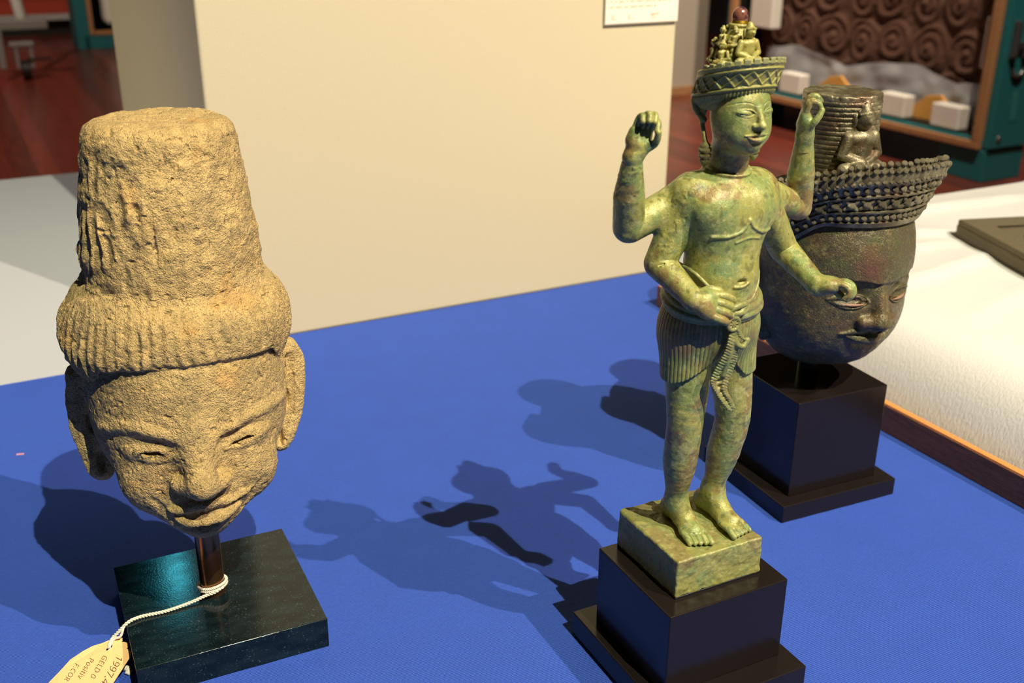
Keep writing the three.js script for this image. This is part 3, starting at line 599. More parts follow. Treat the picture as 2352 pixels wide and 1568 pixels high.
  const relief = (x, y, z, d) => {
    if (Math.abs(d) > 0.006) return d;
    const th = Math.atan2(x + 0.003, z + 0.004);
    let r = 0.0009 * (noise(x * 240, y * 240, z * 240) - 0.5) + 0.0008 * (noise(x * 420, y * 420, z * 420) - 0.5) + (y > 0.352 ? 0.004 : 0.0018) * (fbm(x * 40 + 3, y * 40, z * 40, 3) - 0.5);
    const hairEdge = hairline(x, z);
    const worn = fbm(x * 26, y * 26 + 9, z * 26, 3);
    if (y > hairEdge + 0.002 && y < 0.404) {                            // combed locks, worn away in places
      const k = step(hairEdge, hairEdge + 0.008, y) * (1 - step(0.385, 0.404, y)) * (0.35 + 0.9 * step(0.62, 0.38, worn)) * (th > 0.1 && th < 1.1 ? 0.45 : 1);
      r += 0.0014 * k * Math.cos(th * 60 + 3 * worn);
    } else if (y > 0.412) {
      const k = (1 - step(0.5, 0.545, y)) * step(0.66, 0.4, worn) * (th > -0.15 ? 0.3 : 1);
      r += 0.0026 * k * Math.cos(th * 34 + 4 * worn) + 0.006 * (1 - step(0.53, 0.56, y)) * (fbm(x * 70, y * 70, z * 70 + 4, 3) - 0.5);
    }
    const pit = noise(x * 190 + 7, y * 190, z * 190);
    if (pit > 0.8) r -= 0.0012 * (pit - 0.8) / 0.2 * 2;
    return d - r;
  };
  const tint = (x, y, z) => {
    const rust = step(0.6, 0.78, fbm(x * 30 + 8, y * 30, z * 30, 3)), grey = step(0.6, 0.75, fbm(x * 24, y * 24 + 50, z * 24, 3)), g = 0.9 + 0.25 * (fbm(x * 12, y * 12, z * 12 + 6, 3) - 0.5) * 2;
    let c = [0.86 * g, 0.79 * g, 0.66 * g];
    c = mixc(c, [0.8, 0.57, 0.33], 0.45 * rust); c = mixc(c, [0.52, 0.52, 0.5], 0.4 * grey);
    return c;
  };
  const stone = std({ map: repeated(stoneTone, 9), vertexColors: true, bumpMap: repeated(stoneBump, 8), bumpScale: 0.0016, roughness: 0.93 });
  part('carved_head', solid({ list, lo: [-0.145, 0.135, -0.13], hi: [0.145, 0.58, 0.15], cell: 0.0013, relief, color: tint }), stone, head);
  const rod = part('mount_rod', new THREE.CylinderGeometry(0.0132, 0.0132, 0.2, 48).translate(-0.003, 0.136, -0.0025), phys({ color: 0x8a6443, metalness: 0.9, roughness: 0.22 }), head, 'polished dark bronze rod');
  const base = part('mount_base', metres(box(0.1968, 0.0362, 0.1965, 0, 0, 0, 0.0012)), M.marble, head, 'polished black stone base');
  base.rotation.y = 0.4452 - 0.32;
}

// ---------- features of a cast bronze face, laid on the front of a smooth head ----------
function features(face, { x: X, u, eye, brow, nose, mouth, lift = 0, noseOut = 0.27, smile = 0.05, browR = 0.03, wide = 1, alar = 1, ew = 1, from }) {
  const Z = (x, y) => onFront(face, x, y, from ?? 0.2);
  const P = (x, y, dz = 0) => [X + x * u, y, Z(X + x * u, y) + dz * u];
  const on = (pts, r, k, op, dz = 0) => tube(draped(face, pts.map(([x, y]) => [X + x * u, y]), dz * u, from ?? 0.2), r, k, op);
  const taper = (n, r, e = 0.25) => Array.from({ length: n }, (_, i) => u * r * (e + (1 - e) * Math.sin(Math.PI * i / (n - 1))));
  const L = [], ex = (v) => 0.48 + (v - 0.48) * ew, h = ew * u;
  for (const s of [-1, 1]) {
    L.push(ell([X + s * 0.48 * u, eye + 0.06 * u, Z(X + s * 0.46 * u, eye + 0.06 * u) + 0.07 * u], [0.31 * u, 0.17 * u, 0.15 * u], 0.12 * u, 1, [0, s * 0.35, 0]));
    if (browR) L.push(on([[s * 0.14, brow - 0.05 * u], [s * 0.36, brow + 0.05 * u], [s * 0.62, brow + 0.05 * u], [s * 0.92, brow - 0.08 * u]], taper(19, Math.abs(browR)), browR > 0 ? 0.03 * u : 0.015 * u, browR > 0 ? 0 : 1, 0.0));
    const ez = Z(X + s * 0.46 * u, eye);
    L.push(ell([X + s * 0.46 * u, eye, ez - 0.155 * u], [0.27 * h, 0.125 * h, 0.17 * u], 0.03 * u, 0, [0, s * 0.3, 0]));
    L.push(on([[s * ex(0.2), eye - 0.02 * h], [s * ex(0.33), eye + 0.085 * h], [s * ex(0.5), eye + 0.1 * h], [s * ex(0.76), eye + 0.015 * h]], taper(19, 0.028 * ew, 0.5), 0.012 * u, 0, -0.015 + lift));
    L.push(on([[s * ex(0.21), eye - 0.03 * h], [s * ex(0.35), eye - 0.1 * h], [s * ex(0.55), eye - 0.095 * h], [s * ex(0.75), eye + 0.005 * h]], taper(19, 0.022 * ew, 0.5), 0.012 * u, 0, -0.02 + lift));
    L.push(on([[s * ex(0.26), eye - 0.05 * h], [s * ex(0.42), eye - 0.035 * h], [s * ex(0.56), eye - 0.035 * h], [s * ex(0.7), eye - 0.01 * h]], taper(19, 0.02 * ew, 0.4), 0.01 * u, 1, 0.03));
    if (ew > 1) L.push(on([[s * ex(0.22), eye + 0.05 * h], [s * ex(0.36), eye + 0.15 * h], [s * ex(0.54), eye + 0.16 * h], [s * ex(0.78), eye + 0.07 * h]], taper(19, 0.016, 0.4), 0.01 * u, 1, 0.0));
    const nb = Z(X + s * 0.17 * u, nose);
    L.push(cap([X + s * 0.06 * u, nose + 0.02 * u, nb + noseOut * 0.5 * u], [X + s * 0.2 * alar * u, nose + 0.02 * u, nb + 0.02 * u], 0.095 * u, 0.085 * alar * u, 0.05 * u));
    L.push(ball([X + s * 0.1 * u, nose - 0.085 * u, nb + noseOut * 0.42 * u], 0.04 * u, 0.03 * u, 1));
  }
  const zt = Z(X, nose), zb = Z(X, eye + 0.12 * u);
  L.push(cap([X, eye + 0.14 * u, zb - 0.06 * u], [X, nose + 0.06 * u, zt + noseOut * 0.55 * u], 0.085 * u, 0.125 * u, 0.1 * u), ball([X, nose + 0.03 * u, zt + noseOut * 0.72 * u], 0.115 * u, 0.06 * u));
  const w = 0.46 * wide, q = smile * u;
  L.push(on([[-w, mouth + q], [-0.28, mouth + 0.055 * u], [-0.1, mouth + 0.095 * u], [0, mouth + 0.075 * u], [0.1, mouth + 0.095 * u], [0.28, mouth + 0.055 * u], [w, mouth + q]], taper(37, 0.072, 0.15), 0.035 * u, 0, 0.02));
  L.push(on([[-w * 0.8, mouth - 0.03 * u + q * 0.5], [-0.18, mouth - 0.095 * u], [0, mouth - 0.105 * u], [0.18, mouth - 0.095 * u], [w * 0.8, mouth - 0.03 * u + q * 0.5]], taper(25, 0.095, 0.15), 0.035 * u, 0, 0.02));
  L.push(on([[-w * 1.04, mouth + q * 1.2], [-0.24, mouth - 0.0 * u], [-0.08, mouth + 0.012 * u], [0, mouth - 0.004 * u], [0.08, mouth + 0.012 * u], [0.24, mouth], [w * 1.04, mouth + q * 1.2]], taper(37, 0.024, 0.5), 0.02 * u, 1, 0.07));
  L.push(on([[-0.2, mouth - 0.215 * u], [0, mouth - 0.225 * u], [0.2, mouth - 0.215 * u]], taper(13, 0.03, 0.3), 0.1 * u, 1, 0.01));
  L.push(on([[0, mouth + 0.15 * u], [0, nose - 0.1 * u]], 0.018 * u, 0.04 * u, 1, 0.01));
  return L;
}
// a tiny cross-legged figure, base at p, facing turn
function seated(p, h, turn, deep = 1) {
  const c = Math.cos(turn), s = Math.sin(turn), T = (x, y, z) => [p[0] + (x * c + z * deep * s) * h, p[1] + y * h, p[2] + (-x * s + z * deep * c) * h], r = (v) => v * h;
  return [
    ell(T(0, 0.36, 0), [r(0.2), r(0.24), r(0.14)], r(0.08)), ell(T(0, 0.5, 0.01), [r(0.24), r(0.11), r(0.13)], r(0.06)),
    cap(T(-0.3, 0.07, 0.08), T(0.2, 0.09, 0.24), r(0.1), r(0.075), r(0.05)), cap(T(0.3, 0.07, 0.08), T(-0.2, 0.12, 0.26), r(0.1), r(0.07), r(0.05)),
    tube([T(-0.23, 0.52, 0), T(-0.32, 0.27, 0.02), T(-0.04, 0.17, 0.2)], [r(0.085), r(0.075), r(0.05)], r(0.03)), tube([T(0.23, 0.52, 0), T(0.32, 0.27, 0.02), T(0.04, 0.17, 0.2)], [r(0.085), r(0.075), r(0.05)], r(0.03)),
    cap(T(0, 0.55, 0), T(0, 0.68, 0.02), r(0.08), r(0.08), r(0.03)), ell(T(0, 0.79, 0.03), [r(0.145), r(0.17), r(0.15)], r(0.02)), ball(T(0, 0.95, 0.01), r(0.08), r(0.05)),
    ell(T(-0.15, 0.76, 0), [r(0.035), r(0.11), r(0.05)], r(0.01)), ell(T(0.15, 0.76, 0), [r(0.035), r(0.11), r(0.05)], r(0.01)),
    tube([T(-0.13, 0.86, 0.1), T(0, 0.88, 0.175), T(0.13, 0.86, 0.1)], r(0.025), r(0.02)), ball(T(0, 0.77, 0.185), r(0.035), r(0.03)),
  ];
}

// ---------- dark bronze head with ribbed crown ----------
const castBump = tileTexture(512, (i, j) => {
  const a = noise(i / 8, j / 8, 12, 63), b = noise(i / 3, j / 3, 30, 255), pit = step(0.78, 0.92, noise(i / 6, j / 6, 60, 127));
  return clamp(0.5 + 0.3 * (a - 0.5) + 0.25 * (b - 0.5) - 0.35 * pit);
}, 1);
const castTone = tileTexture(512, (i, j) => { const v = 0.8 + 0.24 * noise(i / 4, j / 4, 44, 127) + 0.12 * (noise(i / 2, j / 2, 14, 255) - 0.5); return [v, v, v * 0.97]; }, 3, false);
const fleckTone = tileTexture(512, (i, j) => {                          // fine worn flecks of the dark cast skin
  const a = step(0.66, 0.84, noise(i / 5 + 2 * noise(i / 9, j / 9, 70, 31), j / 5, 33, 127)), b = step(0.55, 0.75, noise(i / 12, j / 12, 81, 63)), v = 0.8 + 0.3 * noise(i / 3, j / 3, 2, 255);
  return mixc([0.52 * v, 0.51 * v, 0.47 * v], [1, 0.95, 0.66], a * (0.5 + 0.5 * b));
}, 3, false);
const castRough = tileTexture(512, (i, j) => 0.62 + 0.38 * noise(i / 10, j / 10, 19, 63), 1);
{
  const head = thing('bronze_bust', 'dark bronze head with flared beaded tiara and ribbed cylinder crown on a tall black block', 'sculpture', V3(0.4003, TOP, -1.3141), 0.42);
  const X = -0.004;
  const face = [
    ell([X, 0.345, 0.016], [0.0945, 0.128, 0.1], 0.02), ell([X, 0.277, 0.012], [0.083, 0.081, 0.087], 0.05), ell([X - 0.04, 0.262, 0.062], [0.028, 0.03, 0.02], 0.03), ell([X + 0.04, 0.262, 0.062], [0.028, 0.03, 0.02], 0.03),
    ball([X, 0.2335, 0.066], 0.0215, 0.025), ell([X, 0.256, 0.083], [0.034, 0.03, 0.015], 0.02), ell([X, 0.226, 0.0], [0.055, 0.03, 0.05], 0.03),
  ];
  const list = [...face,
    // forehead standing proud of the sockets, its lower edge the brow line
    free((x, y, z) => {
      const q = Math.hypot((x - X) / 0.0975, (y - 0.345) / 0.13, (z - 0.016) / 0.107), d = (q - 1) * 0.096, ax = Math.abs(x - X), edge = 0.3275 + 0.1 * Math.max(0, ax - 0.012) * (1 - step(0.05, 0.09, ax) * 0.9) - 0.6 * Math.max(0, ax - 0.06) + 10 * Math.max(0, -z - 0.0) * 0;
      return smax(d, edge - y, 0.003);
    }, 0.004),
    ...features(face, { x: X, u: 0.082, eye: 0.306, brow: 0.328, nose: 0.277, mouth: 0.262, browR: 0, noseOut: 0.2, alar: 1.2, smile: 0.0, wide: 1.15, lift: 0.01 }),
  ];
  list.push(free((x, y, z) => 0.42 - y, 0.004, 1));                         // the skull ends inside the crown
  for (const s of [-1, 1]) list.push(tube(draped(face, [[X + s * 0.01, 0.3235], [X + s * 0.03, 0.3262], [X + s * 0.055, 0.3265], [X + s * 0.074, 0.322]], 0.0025), Array.from({ length: 19 }, (_, i) => 0.002 + 0.0032 * Math.sin(Math.PI * i / 18)), 0.004, 1));   // hollow under the brow
  const eyes = [];
  for (const s of [-1, 1]) {                                             // eye openings, hollow, with an inlaid lower rim
    const z = (x, y) => onFront(face, x, y), pts = [[0.017, 0.3045], [0.028, 0.3085], [0.042, 0.3085], [0.056, 0.3065]];
    list.push(tube(smooth(pts.map(([x, y]) => [X + s * x, y, z(X + s * x, y) + 0.0015]), 5), Array.from({ length: 16 }, (_, i) => 0.0008 + 0.0048 * Math.sin(Math.PI * i / 15)), 0.0015, 1));
    eyes.push(tube(smooth([[0.021, 0.3025], [0.031, 0.3018], [0.042, 0.302], [0.052, 0.3045]].map(([x, y]) => [X + s * x, y, z(X + s * x, y) + 0.0003]), 5), Array.from({ length: 16 }, (_, i) => 0.0004 + 0.0013 * Math.sin(Math.PI * i / 15)), 0.0005));
  }
  for (const s of [-1, 1]) {                                             // ears with long lobes
    list.push(tube(smooth([[X + s * 0.092, 0.335, 0.002], [X + s * 0.097, 0.305, -0.006], [X + s * 0.089, 0.262, 0], [X + s * 0.082, 0.232, 0.006]], 5), [0.006, 0.0075, 0.009, 0.0095, 0.0095, 0.009, 0.008, 0.007, 0.007, 0.0075, 0.008, 0.0082, 0.0085, 0.0085, 0.008, 0.007], 0.004));
    list.push(ell([X + s * 0.103, 0.312, 0.004], [0.006, 0.012, 0.006], 0.003, 1));
  }
  const ribs = (y) => { const t = (y - 0.405) / 0.0057; return Math.abs(Math.sin(Math.PI * t)); };
  const crownList = [
    free((x, y, z) => { const R = 0.0468 + 0.05 * Math.max(0, 0.425 - y) + 0.0007 * Math.sin(y * 900) * 0, q = Math.hypot(x + 0.001, z - 0.003) - R; return smax(smax(q, y - 0.5375, 0.003), 0.36 - y, 0.002); }, 0.001),
    ...seated([-0.004, 0.447, 0.047], 0.082, 0, 0.75), ell([-0.004, 0.445, 0.045], [0.03, 0.012, 0.02], 0.006),
  ];
  const relief = (x, y, z, d) => {
    if (Math.abs(d) > 0.004) return d;
    let r = 0.0007 * (fbm(x * 120, y * 120, z * 120, 3) - 0.5) * 2;
    if (y > 0.405 && y < 0.53 && Math.hypot(x, z - 0.003) < 0.0485) { const w = 0.0015 * (fbm(x * 30, y * 15, z * 30, 2) - 0.5); r += 0.0017 * (Math.sqrt(ribs(y + w)) - 0.5) - 0.0012 * step(0.62, 0.75, fbm(x * 60, y * 60, z * 60, 3)); }
    if (y >= 0.53) r += 0.0016 * (fbm(x * 90, y * 90, z * 90, 3) - 0.5) * 2;
    return d - r;
  };
  const tint = (x, y, z) => {
    const g = step(0.5, 0.68, fbm(x * 45, y * 45, z * 45 + 3, 4)), b = step(0.52, 0.7, fbm(x * 40 + 9, y * 40, z * 40, 4)), p = step(0.6, 0.74, fbm(x * 150, y * 150, z * 150, 3));
    let c = [0.19, 0.162, 0.085]; c = mixc(c, [0.165, 0.2, 0.07], 0.75 * g); c = mixc(c, [0.28, 0.17, 0.08], 0.6 * b); c = mixc(c, [0.52, 0.46, 0.2], 0.45 * p);
    const spot = bell(Math.hypot(x + 0.028, y - 0.348, (z - 0.108) * 0.5), 0.02) * (0.5 + fbm(x * 90, y * 90, z * 90, 3)); return mixc(c, [0.27, 0.12, 0.075], clamp(0.8 * spot));       // reddish patch on the brow
  };
  const crownTint = (x, y, z) => { const p = step(0.4, 0.7, fbm(x * 90, y * 90, z * 90, 3)), b = step(0.6, 0.75, fbm(x * 60 + 5, y * 60, z * 60, 3)); return mixc(mixc([0.16, 0.135, 0.075], [0.33, 0.29, 0.175], p), [0.2, 0.115, 0.065], 0.6 * b); };
  const cast = std({ vertexColors: true, map: repeated(fleckTone, 11), bumpMap: repeated(castBump, 16), bumpScale: 0.0009, roughness: 0.47, roughnessMap: repeated(castRough, 9), metalness: 0.2 });
  const rich = std({ vertexColors: true, map: repeated(castTone, 14), bumpMap: repeated(castBump, 16), bumpScale: 0.0005, roughness: 0.52, roughnessMap: repeated(castRough, 9), metalness: 0.55 });
  const cell = 0.00125;
  part('head', solid({ list, lo: [-0.12, 0.16, -0.11], hi: [0.12, 0.43, 0.16], cell, relief, color: tint }), cast, head);
  const shell = std({ color: 0x9a7458, roughness: 0.5 });
  eyes.forEach((e) => part('eye_inlay', solid({ list: [e], lo: [-0.07, 0.29, 0.05], hi: [0.07, 0.32, 0.14], cell: 0.0007 }), shell, head, 'pale shell inlay along the lower eyelid'));
  const crown = part('crown', solid({ list: crownList, lo: [-0.07, 0.385, -0.06], hi: [0.07, 0.55, 0.1], cell: 0.001, relief, color: crownTint }), rich, head, 'ribbed cylinder crown with a small seated figure on its front');
  // tiara: a flaring band, higher in front; th = 0 is the front, v runs from its lower to its upper edge
  const band = (th, v, out = 0) => {
    const w = step(0.35, 1, Math.cos(th)), side = step(0.75, 1.35, Math.abs(th)), back = step(1.15, 2.0, Math.abs(th));
    const y0 = 0.398 - 0.034 * side, y1 = 0.431 + 0.026 * w - 0.034 * back, rx = lerp(0.098, 0.1195 - 0.02 * back, v) + out, rz = lerp(0.104, 0.123 - 0.02 * back, v) + out;
    return V3(-0.003 + rx * Math.sin(th), lerp(y0, y1, v), 0.01 + rz * Math.cos(th));
  };
  const nT = 260, prof = [];                                             // outside from bottom to top with its mouldings, then inside
  const mould = [[0, 0], [0, 0.004], [0.1, 0.0045], [0.12, 0.001], [0.3, 0.001], [0.32, 0.004], [0.36, 0.004], [0.38, 0.0005], [0.64, 0.0005], [0.66, 0.004], [0.7, 0.004], [0.72, 0.001], [0.92, 0.001], [0.94, 0.004], [1, 0.004], [1.01, -0.003], [0.5, -0.005], [0, -0.005], [0, 0]];
  mould.forEach((m) => prof.push(m));
  const pos = [], col = [], uv = [], idx = [];
  for (let i = 0; i <= nT; i++) prof.forEach(([v, o], j) => { const p = band(i / nT * 2 * Math.PI - Math.PI, v, o); pos.push(p.x, p.y, p.z); col.push(...crownTint(p.x, p.y, p.z)); uv.push(i / nT * 0.7, j * 0.008); });
  for (let i = 0; i < nT; i++) for (let j = 0; j < prof.length - 1; j++) { const a = i * prof.length + j, b = a + prof.length; idx.push(a, b, a + 1, b, b + 1, a + 1); }
  let g = new THREE.BufferGeometry(); g.setAttribute('position', new THREE.Float32BufferAttribute(pos, 3)); g.setAttribute('color', new THREE.Float32BufferAttribute(col, 3)); g.setAttribute('uv', new THREE.Float32BufferAttribute(uv, 2)); g.setIndex(idx);
  g = g.toNonIndexed(); g.computeVertexNormals();
  const tiara = part('tiara', g, rich, head, 'flared tiara of beads and leaves');
  const tinted = (q, c) => { const n = q.attributes.position.count, a = new Float32Array(n * 3); for (let i = 0; i < n; i++) a.set(c, i * 3); return q.setAttribute('color', new THREE.BufferAttribute(a, 3)); };
  const tones = [[0.19, 0.16, 0.09], [0.28, 0.24, 0.145], [0.37, 0.325, 0.2]];
  const knob = tones.map((c) => tinted(new THREE.IcosahedronGeometry(1, 2), c));
  // a leaf: pointed blade with a ball at its tip
  const blade = () => { const s = new THREE.SphereGeometry(1, 12, 10), p = s.attributes.position; for (let i = 0; i < p.count; i++) { const y = p.getY(i), k = 1 - 0.55 * Math.max(0, y); p.setXYZ(i, p.getX(i) * k, y, p.getZ(i) * 0.55); } s.computeVertexNormals(); return s; };
  const leaf = tones.map((c) => tinted(mergeGeometries([blade().scale(0.0056, 0.0095, 0.0045).translate(0, 0.0085, 0), new THREE.SphereGeometry(0.0031, 10, 8).translate(0, 0.0172, 0.001), new THREE.SphereGeometry(0.0024, 8, 6).translate(0.0036, 0.004, 0.0018), new THREE.SphereGeometry(0.0024, 8, 6).translate(-0.0036, 0.004, 0.0018)]), c));
  const flower = tones.map((c) => tinted(mergeGeometries([new THREE.SphereGeometry(0.0042, 12, 9).scale(1, 0.9, 0.7), ...[0, 1, 2, 3].map((k) => new THREE.SphereGeometry(0.0031, 9, 7).scale(1.3, 0.7, 0.6).rotateZ(0.785 + k * 1.571).translate(0.0052 * Math.cos(0.785 + k * 1.571), 0.0042 * Math.sin(0.785 + k * 1.571), -0.0006))]), c));
  const row = (n, v, name, geos, scale, out, tilt) => {
    for (let i = 0; i < n; i++) {
      const th = (i + 0.5) / n * 2 * Math.PI - Math.PI; if (Math.abs(th) > 1.95) continue;
      const p = band(th, v, out), m = part(name, geos[Math.floor(rnd() * 3)], rich, tiara);
      m.position.copy(p); m.rotation.set(tilt, th, 0, 'YXZ'); m.scale.setScalar(scale * (0.92 + 0.16 * rnd()));
    }
  };
  row(72, 0.21, 'bead', knob, 0.0037, 0.0018, 0); row(40, 0.51, 'flower', flower, 1.3, 0.002, 0.3); row(66, 0.82, 'bead', knob, 0.0038, 0.0018, 0); row(88, 0.94, 'leaf', leaf, 1.0, 0.002, 0.3); row(88, 1.02, 'leaf', leaf, 1.1, -0.0022, 0.16);
  part('mount_rod', new THREE.CylinderGeometry(0.0135, 0.0135, 0.08, 32).translate(-0.002, 0.185, 0), M.black, head);
  part('mount_block', metres(box(0.1441, 0.1363, 0.1466, 0, 0.0247, 0, 0.0016)), M.black, head);
  part('mount_plinth', metres(box(0.1866, 0.0249, 0.1841, 0, 0, 0, 0.0016)), M.black, head);
}

// ---------- green bronze four-armed figure ----------
{
  const fig = thing('bronze_figure', 'green bronze four-armed standing figure with conical crown on a stepped black base', 'sculpture', V3(0.185, TOP, -0.922), 0.4655);
  const FX = 0.0045, FZ = 0.0115;                                         // middle of the head
  // face and neck
  const skull = [ell([FX, 0.588, FZ - 0.001], [0.0245, 0.028, 0.0255], 0.006), ell([FX, 0.5725, FZ + 0.001], [0.0232, 0.0205, 0.022], 0.012), ell([FX, 0.5635, FZ + 0.003], [0.0205, 0.0125, 0.0185], 0.008), ball([FX, 0.558, FZ + 0.0155], 0.0075, 0.008), ell([FX - 0.0105, 0.5695, FZ + 0.014], [0.0075, 0.008, 0.006], 0.008), ell([FX + 0.0105, 0.5695, FZ + 0.014], [0.0075, 0.008, 0.006], 0.008), ell([FX, 0.5665, FZ + 0.019], [0.0095, 0.008, 0.0045], 0.006)];
  const headList = [...skull,
    ...features(skull, { x: FX, u: 0.0245, eye: 0.5865, brow: 0.5935, nose: 0.5755, mouth: 0.5668, noseOut: 0.27, smile: 0.05, browR: -0.03, wide: 1.1, ew: 1.18, from: 0.07 }),
    cap([0.006, 0.525, -0.004], [FX, 0.566, 0.004], 0.0185, 0.0165, 0.006),
  ];
  for (const s of [-1, 1]) {
    headList.push(tube(smooth([[FX + s * 0.0255, 0.6, -0.008], [FX + s * 0.0305, 0.594, -0.014], [FX + s * 0.0295, 0.584, -0.013], [FX + s * 0.0255, 0.576, -0.005]], 4), 0.0026, 0.0012));
    headList.push(ell([FX + s * 0.0255, 0.588, -0.009], [0.0025, 0.0105, 0.0065], 0.001), tube(smooth([[FX + s * 0.0265, 0.579, -0.008], [FX + s * 0.0265, 0.57, -0.005], [FX + s * 0.0262, 0.557, 0.0]], 4), [0.0026, 0.0024, 0.0022, 0.002, 0.002, 0.002, 0.0021, 0.0022, 0.0022], 0.002));
  }
  // joints (x to the figure's left, z to its front)
  const J = {
    shR: [-0.028, 0.509, -0.008], shL: [0.0465, 0.506, -0.008], elR: [-0.0535, 0.449, -0.012], wrR: [-0.0455, 0.4275, 0.031], elL: [0.0895, 0.443, -0.014], wrL: [0.0905, 0.4215, 0.036],
    uR0: [-0.036, 0.502, -0.02], uR: [-0.0815, 0.4835, -0.022], uRw: [-0.0935, 0.551, -0.003], uL0: [0.062, 0.5, -0.02], uL: [0.117, 0.4765, -0.03], uLw: [0.1, 0.55, -0.013],
    hipR: [-0.0215, 0.375, -0.004], hipL: [0.0225, 0.375, -0.004], knR: [-0.0238, 0.288, 0.003], knL: [0.033, 0.284, 0.003], anR: [-0.0155, 0.194, -0.013], anL: [0.0305, 0.194, -0.015],
  };
  const limb = (pts, r, k, round) => { if (!round) return tube(pts, r, k); const n = 5, c = smooth(pts, n); return tube(c, c.map((_, i) => { const t = i / n, j = Math.min(Math.floor(t), r.length - 2); return lerp(r[j], r[j + 1], step(0, 1, t - j) * 0.5 + (t - j) * 0.5); }), k); };
  const bodyList = [
    // trunk
    ell([0.0065, 0.49, 0.002], [0.042, 0.036, 0.0285], 0.01), ell([-0.0125, 0.5005, 0.0125], [0.024, 0.0205, 0.0155], 0.014), ell([0.028, 0.4985, 0.0125], [0.023, 0.0205, 0.0155], 0.014),
    ell([0.0045, 0.446, 0.001], [0.0355, 0.05, 0.0305], 0.018), ell([0.0025, 0.43, 0.012], [0.026, 0.026, 0.0205], 0.016), ell([-0.0005, 0.393, -0.003], [0.0455, 0.035, 0.0365], 0.02),
    cap([-0.02, 0.513, -0.008], [0.037, 0.511, -0.008], 0.0165, 0.0165, 0.012), cap([0.006, 0.512, -0.005], [0.006, 0.53, -0.004], 0.02, 0.0188, 0.012),
    ball(J.shR, 0.0188, 0.01), ball(J.shL, 0.0185, 0.01),
    // arms and legs, each one tapering tube
    limb([J.shR, J.elR, J.wrR], [0.0172, 0.0142, 0.0098], 0.006), limb([J.shL, J.elL, J.wrL], [0.0168, 0.0136, 0.0092], 0.006),
    limb([J.uR0, J.uR, [-0.0885, 0.515, -0.013], J.uRw], [0.0155, 0.0142, 0.0137, 0.0082], 0.006), limb([J.uL0, J.uL, [0.1085, 0.512, -0.022], J.uLw], [0.015, 0.0128, 0.0128, 0.0078], 0.006),
    limb([J.hipR, [-0.022, 0.33, 0.0], J.knR, [-0.0215, 0.247, -0.003], J.anR], [0.0245, 0.0208, 0.0172, 0.0168, 0.0095], 0.012, true), limb([J.hipL, [0.0285, 0.33, 0.0], J.knL, [0.0315, 0.244, -0.004], J.anL], [0.0245, 0.0206, 0.017, 0.0165, 0.0095], 0.012, true),
    ball([J.knR[0], 0.291, 0.0062], 0.0122, 0.005), ball([J.knL[0], 0.287, 0.0062], 0.012, 0.005),
  ];
  // lines of the chest, folds of the arms, navel
  const trunk = bodyList.slice(0, 8), grooves = (pts, r, k) => tube(draped(trunk, pts, 0, 0.08), r, k, 1);
  bodyList.push(tube(draped(trunk, [[-0.025, 0.4795], [-0.012, 0.4795], [0.002, 0.4845], [0.0085, 0.493]], 0.0004, 0.08), 0.0009, 0.0025), tube(draped(trunk, [[0.0085, 0.493], [0.014, 0.4855], [0.026, 0.4795], [0.037, 0.4795]], 0.0004, 0.08), 0.0009, 0.0025),
    tube(draped(trunk, [[-0.004, 0.4735], [0.009, 0.4765], [0.022, 0.4745]], 0.0001, 0.08), 0.0006, 0.002),
    ell([0.0035, 0.4375, onFront(trunk, 0.0035, 0.4375, 0.08)], [0.0052, 0.0028, 0.004], 0.0015, 1), tube(draped(trunk, [[-0.004, 0.4335], [0.003, 0.4332], [0.011, 0.4358]], 0, 0.08), 0.0012, 0.002));
  for (const [a, s] of [[J.elR, -1], [J.elL, 1]]) { const y = a[1] + 0.003; bodyList.push(tube(Array.from({ length: 9 }, (_, i) => { const t = -0.6 + 1.9 * i / 8; return [a[0] - s * 0.0 + 0.0148 * Math.sin(t), y + 0.0015 * Math.sin(i), a[2] + 0.0148 * Math.cos(t)]; }), 0.0007, 0.0015, 1)); }
  // neck ring
  bodyList.push(tube(Array.from({ length: 25 }, (_, i) => { const t = i / 24 * 2 * Math.PI; return [0.006 + 0.0215 * Math.sin(t), 0.5325 - 0.0035 * Math.cos(t), -0.003 + 0.0205 * Math.cos(t)]; }), 0.0011, 0.002));
  // feet: a wedge, a heel and five toes each, on the plinth at y = 0.166
  const foot = (h, ball_, dir, left) => {
    const y = 0.1655, n = Math.hypot(...dir), d = [dir[0] / n, dir[1] / n], r = [d[1], -d[0]], P = (f, s, v) => [ball_[0] + d[0] * f + r[0] * s, y + v, ball_[1] + d[1] * f + r[1] * s];
    bodyList.push(ell(P(-0.051, 0, 0.008), [0.0108, 0.0115, 0.012], 0.006), cap(h, P(-0.022, 0, 0.011), 0.0096, 0.0098, 0.012), cap(P(-0.046, 0, 0.0085), P(-0.004, 0.001, 0.0062), 0.0095, 0.0085, 0.008), ell(P(-0.006, 0, 0.0048), [0.0128, 0.0058, 0.0115], 0.006, 0, [0, Math.atan2(d[0], d[1]), 0]));
    for (let i = 0; i < 5; i++) { const s = (left ? -1 : 1) * (0.0102 - i * 0.0052), L = 0.0165 - 0.0011 * i, R = i ? 0.0027 : 0.0033; bodyList.push(tube([P(-0.003, s, 0.0058), P(L * 0.55, s * 1.02, 0.0058 - 0.0003 * i), P(L, s * 1.03, 0.0032)], [R, R * 1.05, R * 0.95], 0.0012)); }
  };
  foot(J.anR, [-0.0125, 0.0165], [-0.14, 1], false); foot(J.anL, [0.0325, 0.02], [-0.03, 1], true);

  // hands: palm and five bent fingers, each list meshed finely
  const chain = (pts, r) => tube(smooth(pts, 3), Array.from({ length: (pts.length - 1) * 3 + 1 }, (_, i) => lerp(r, r * 0.78, i / ((pts.length - 1) * 3))), 0.0008);
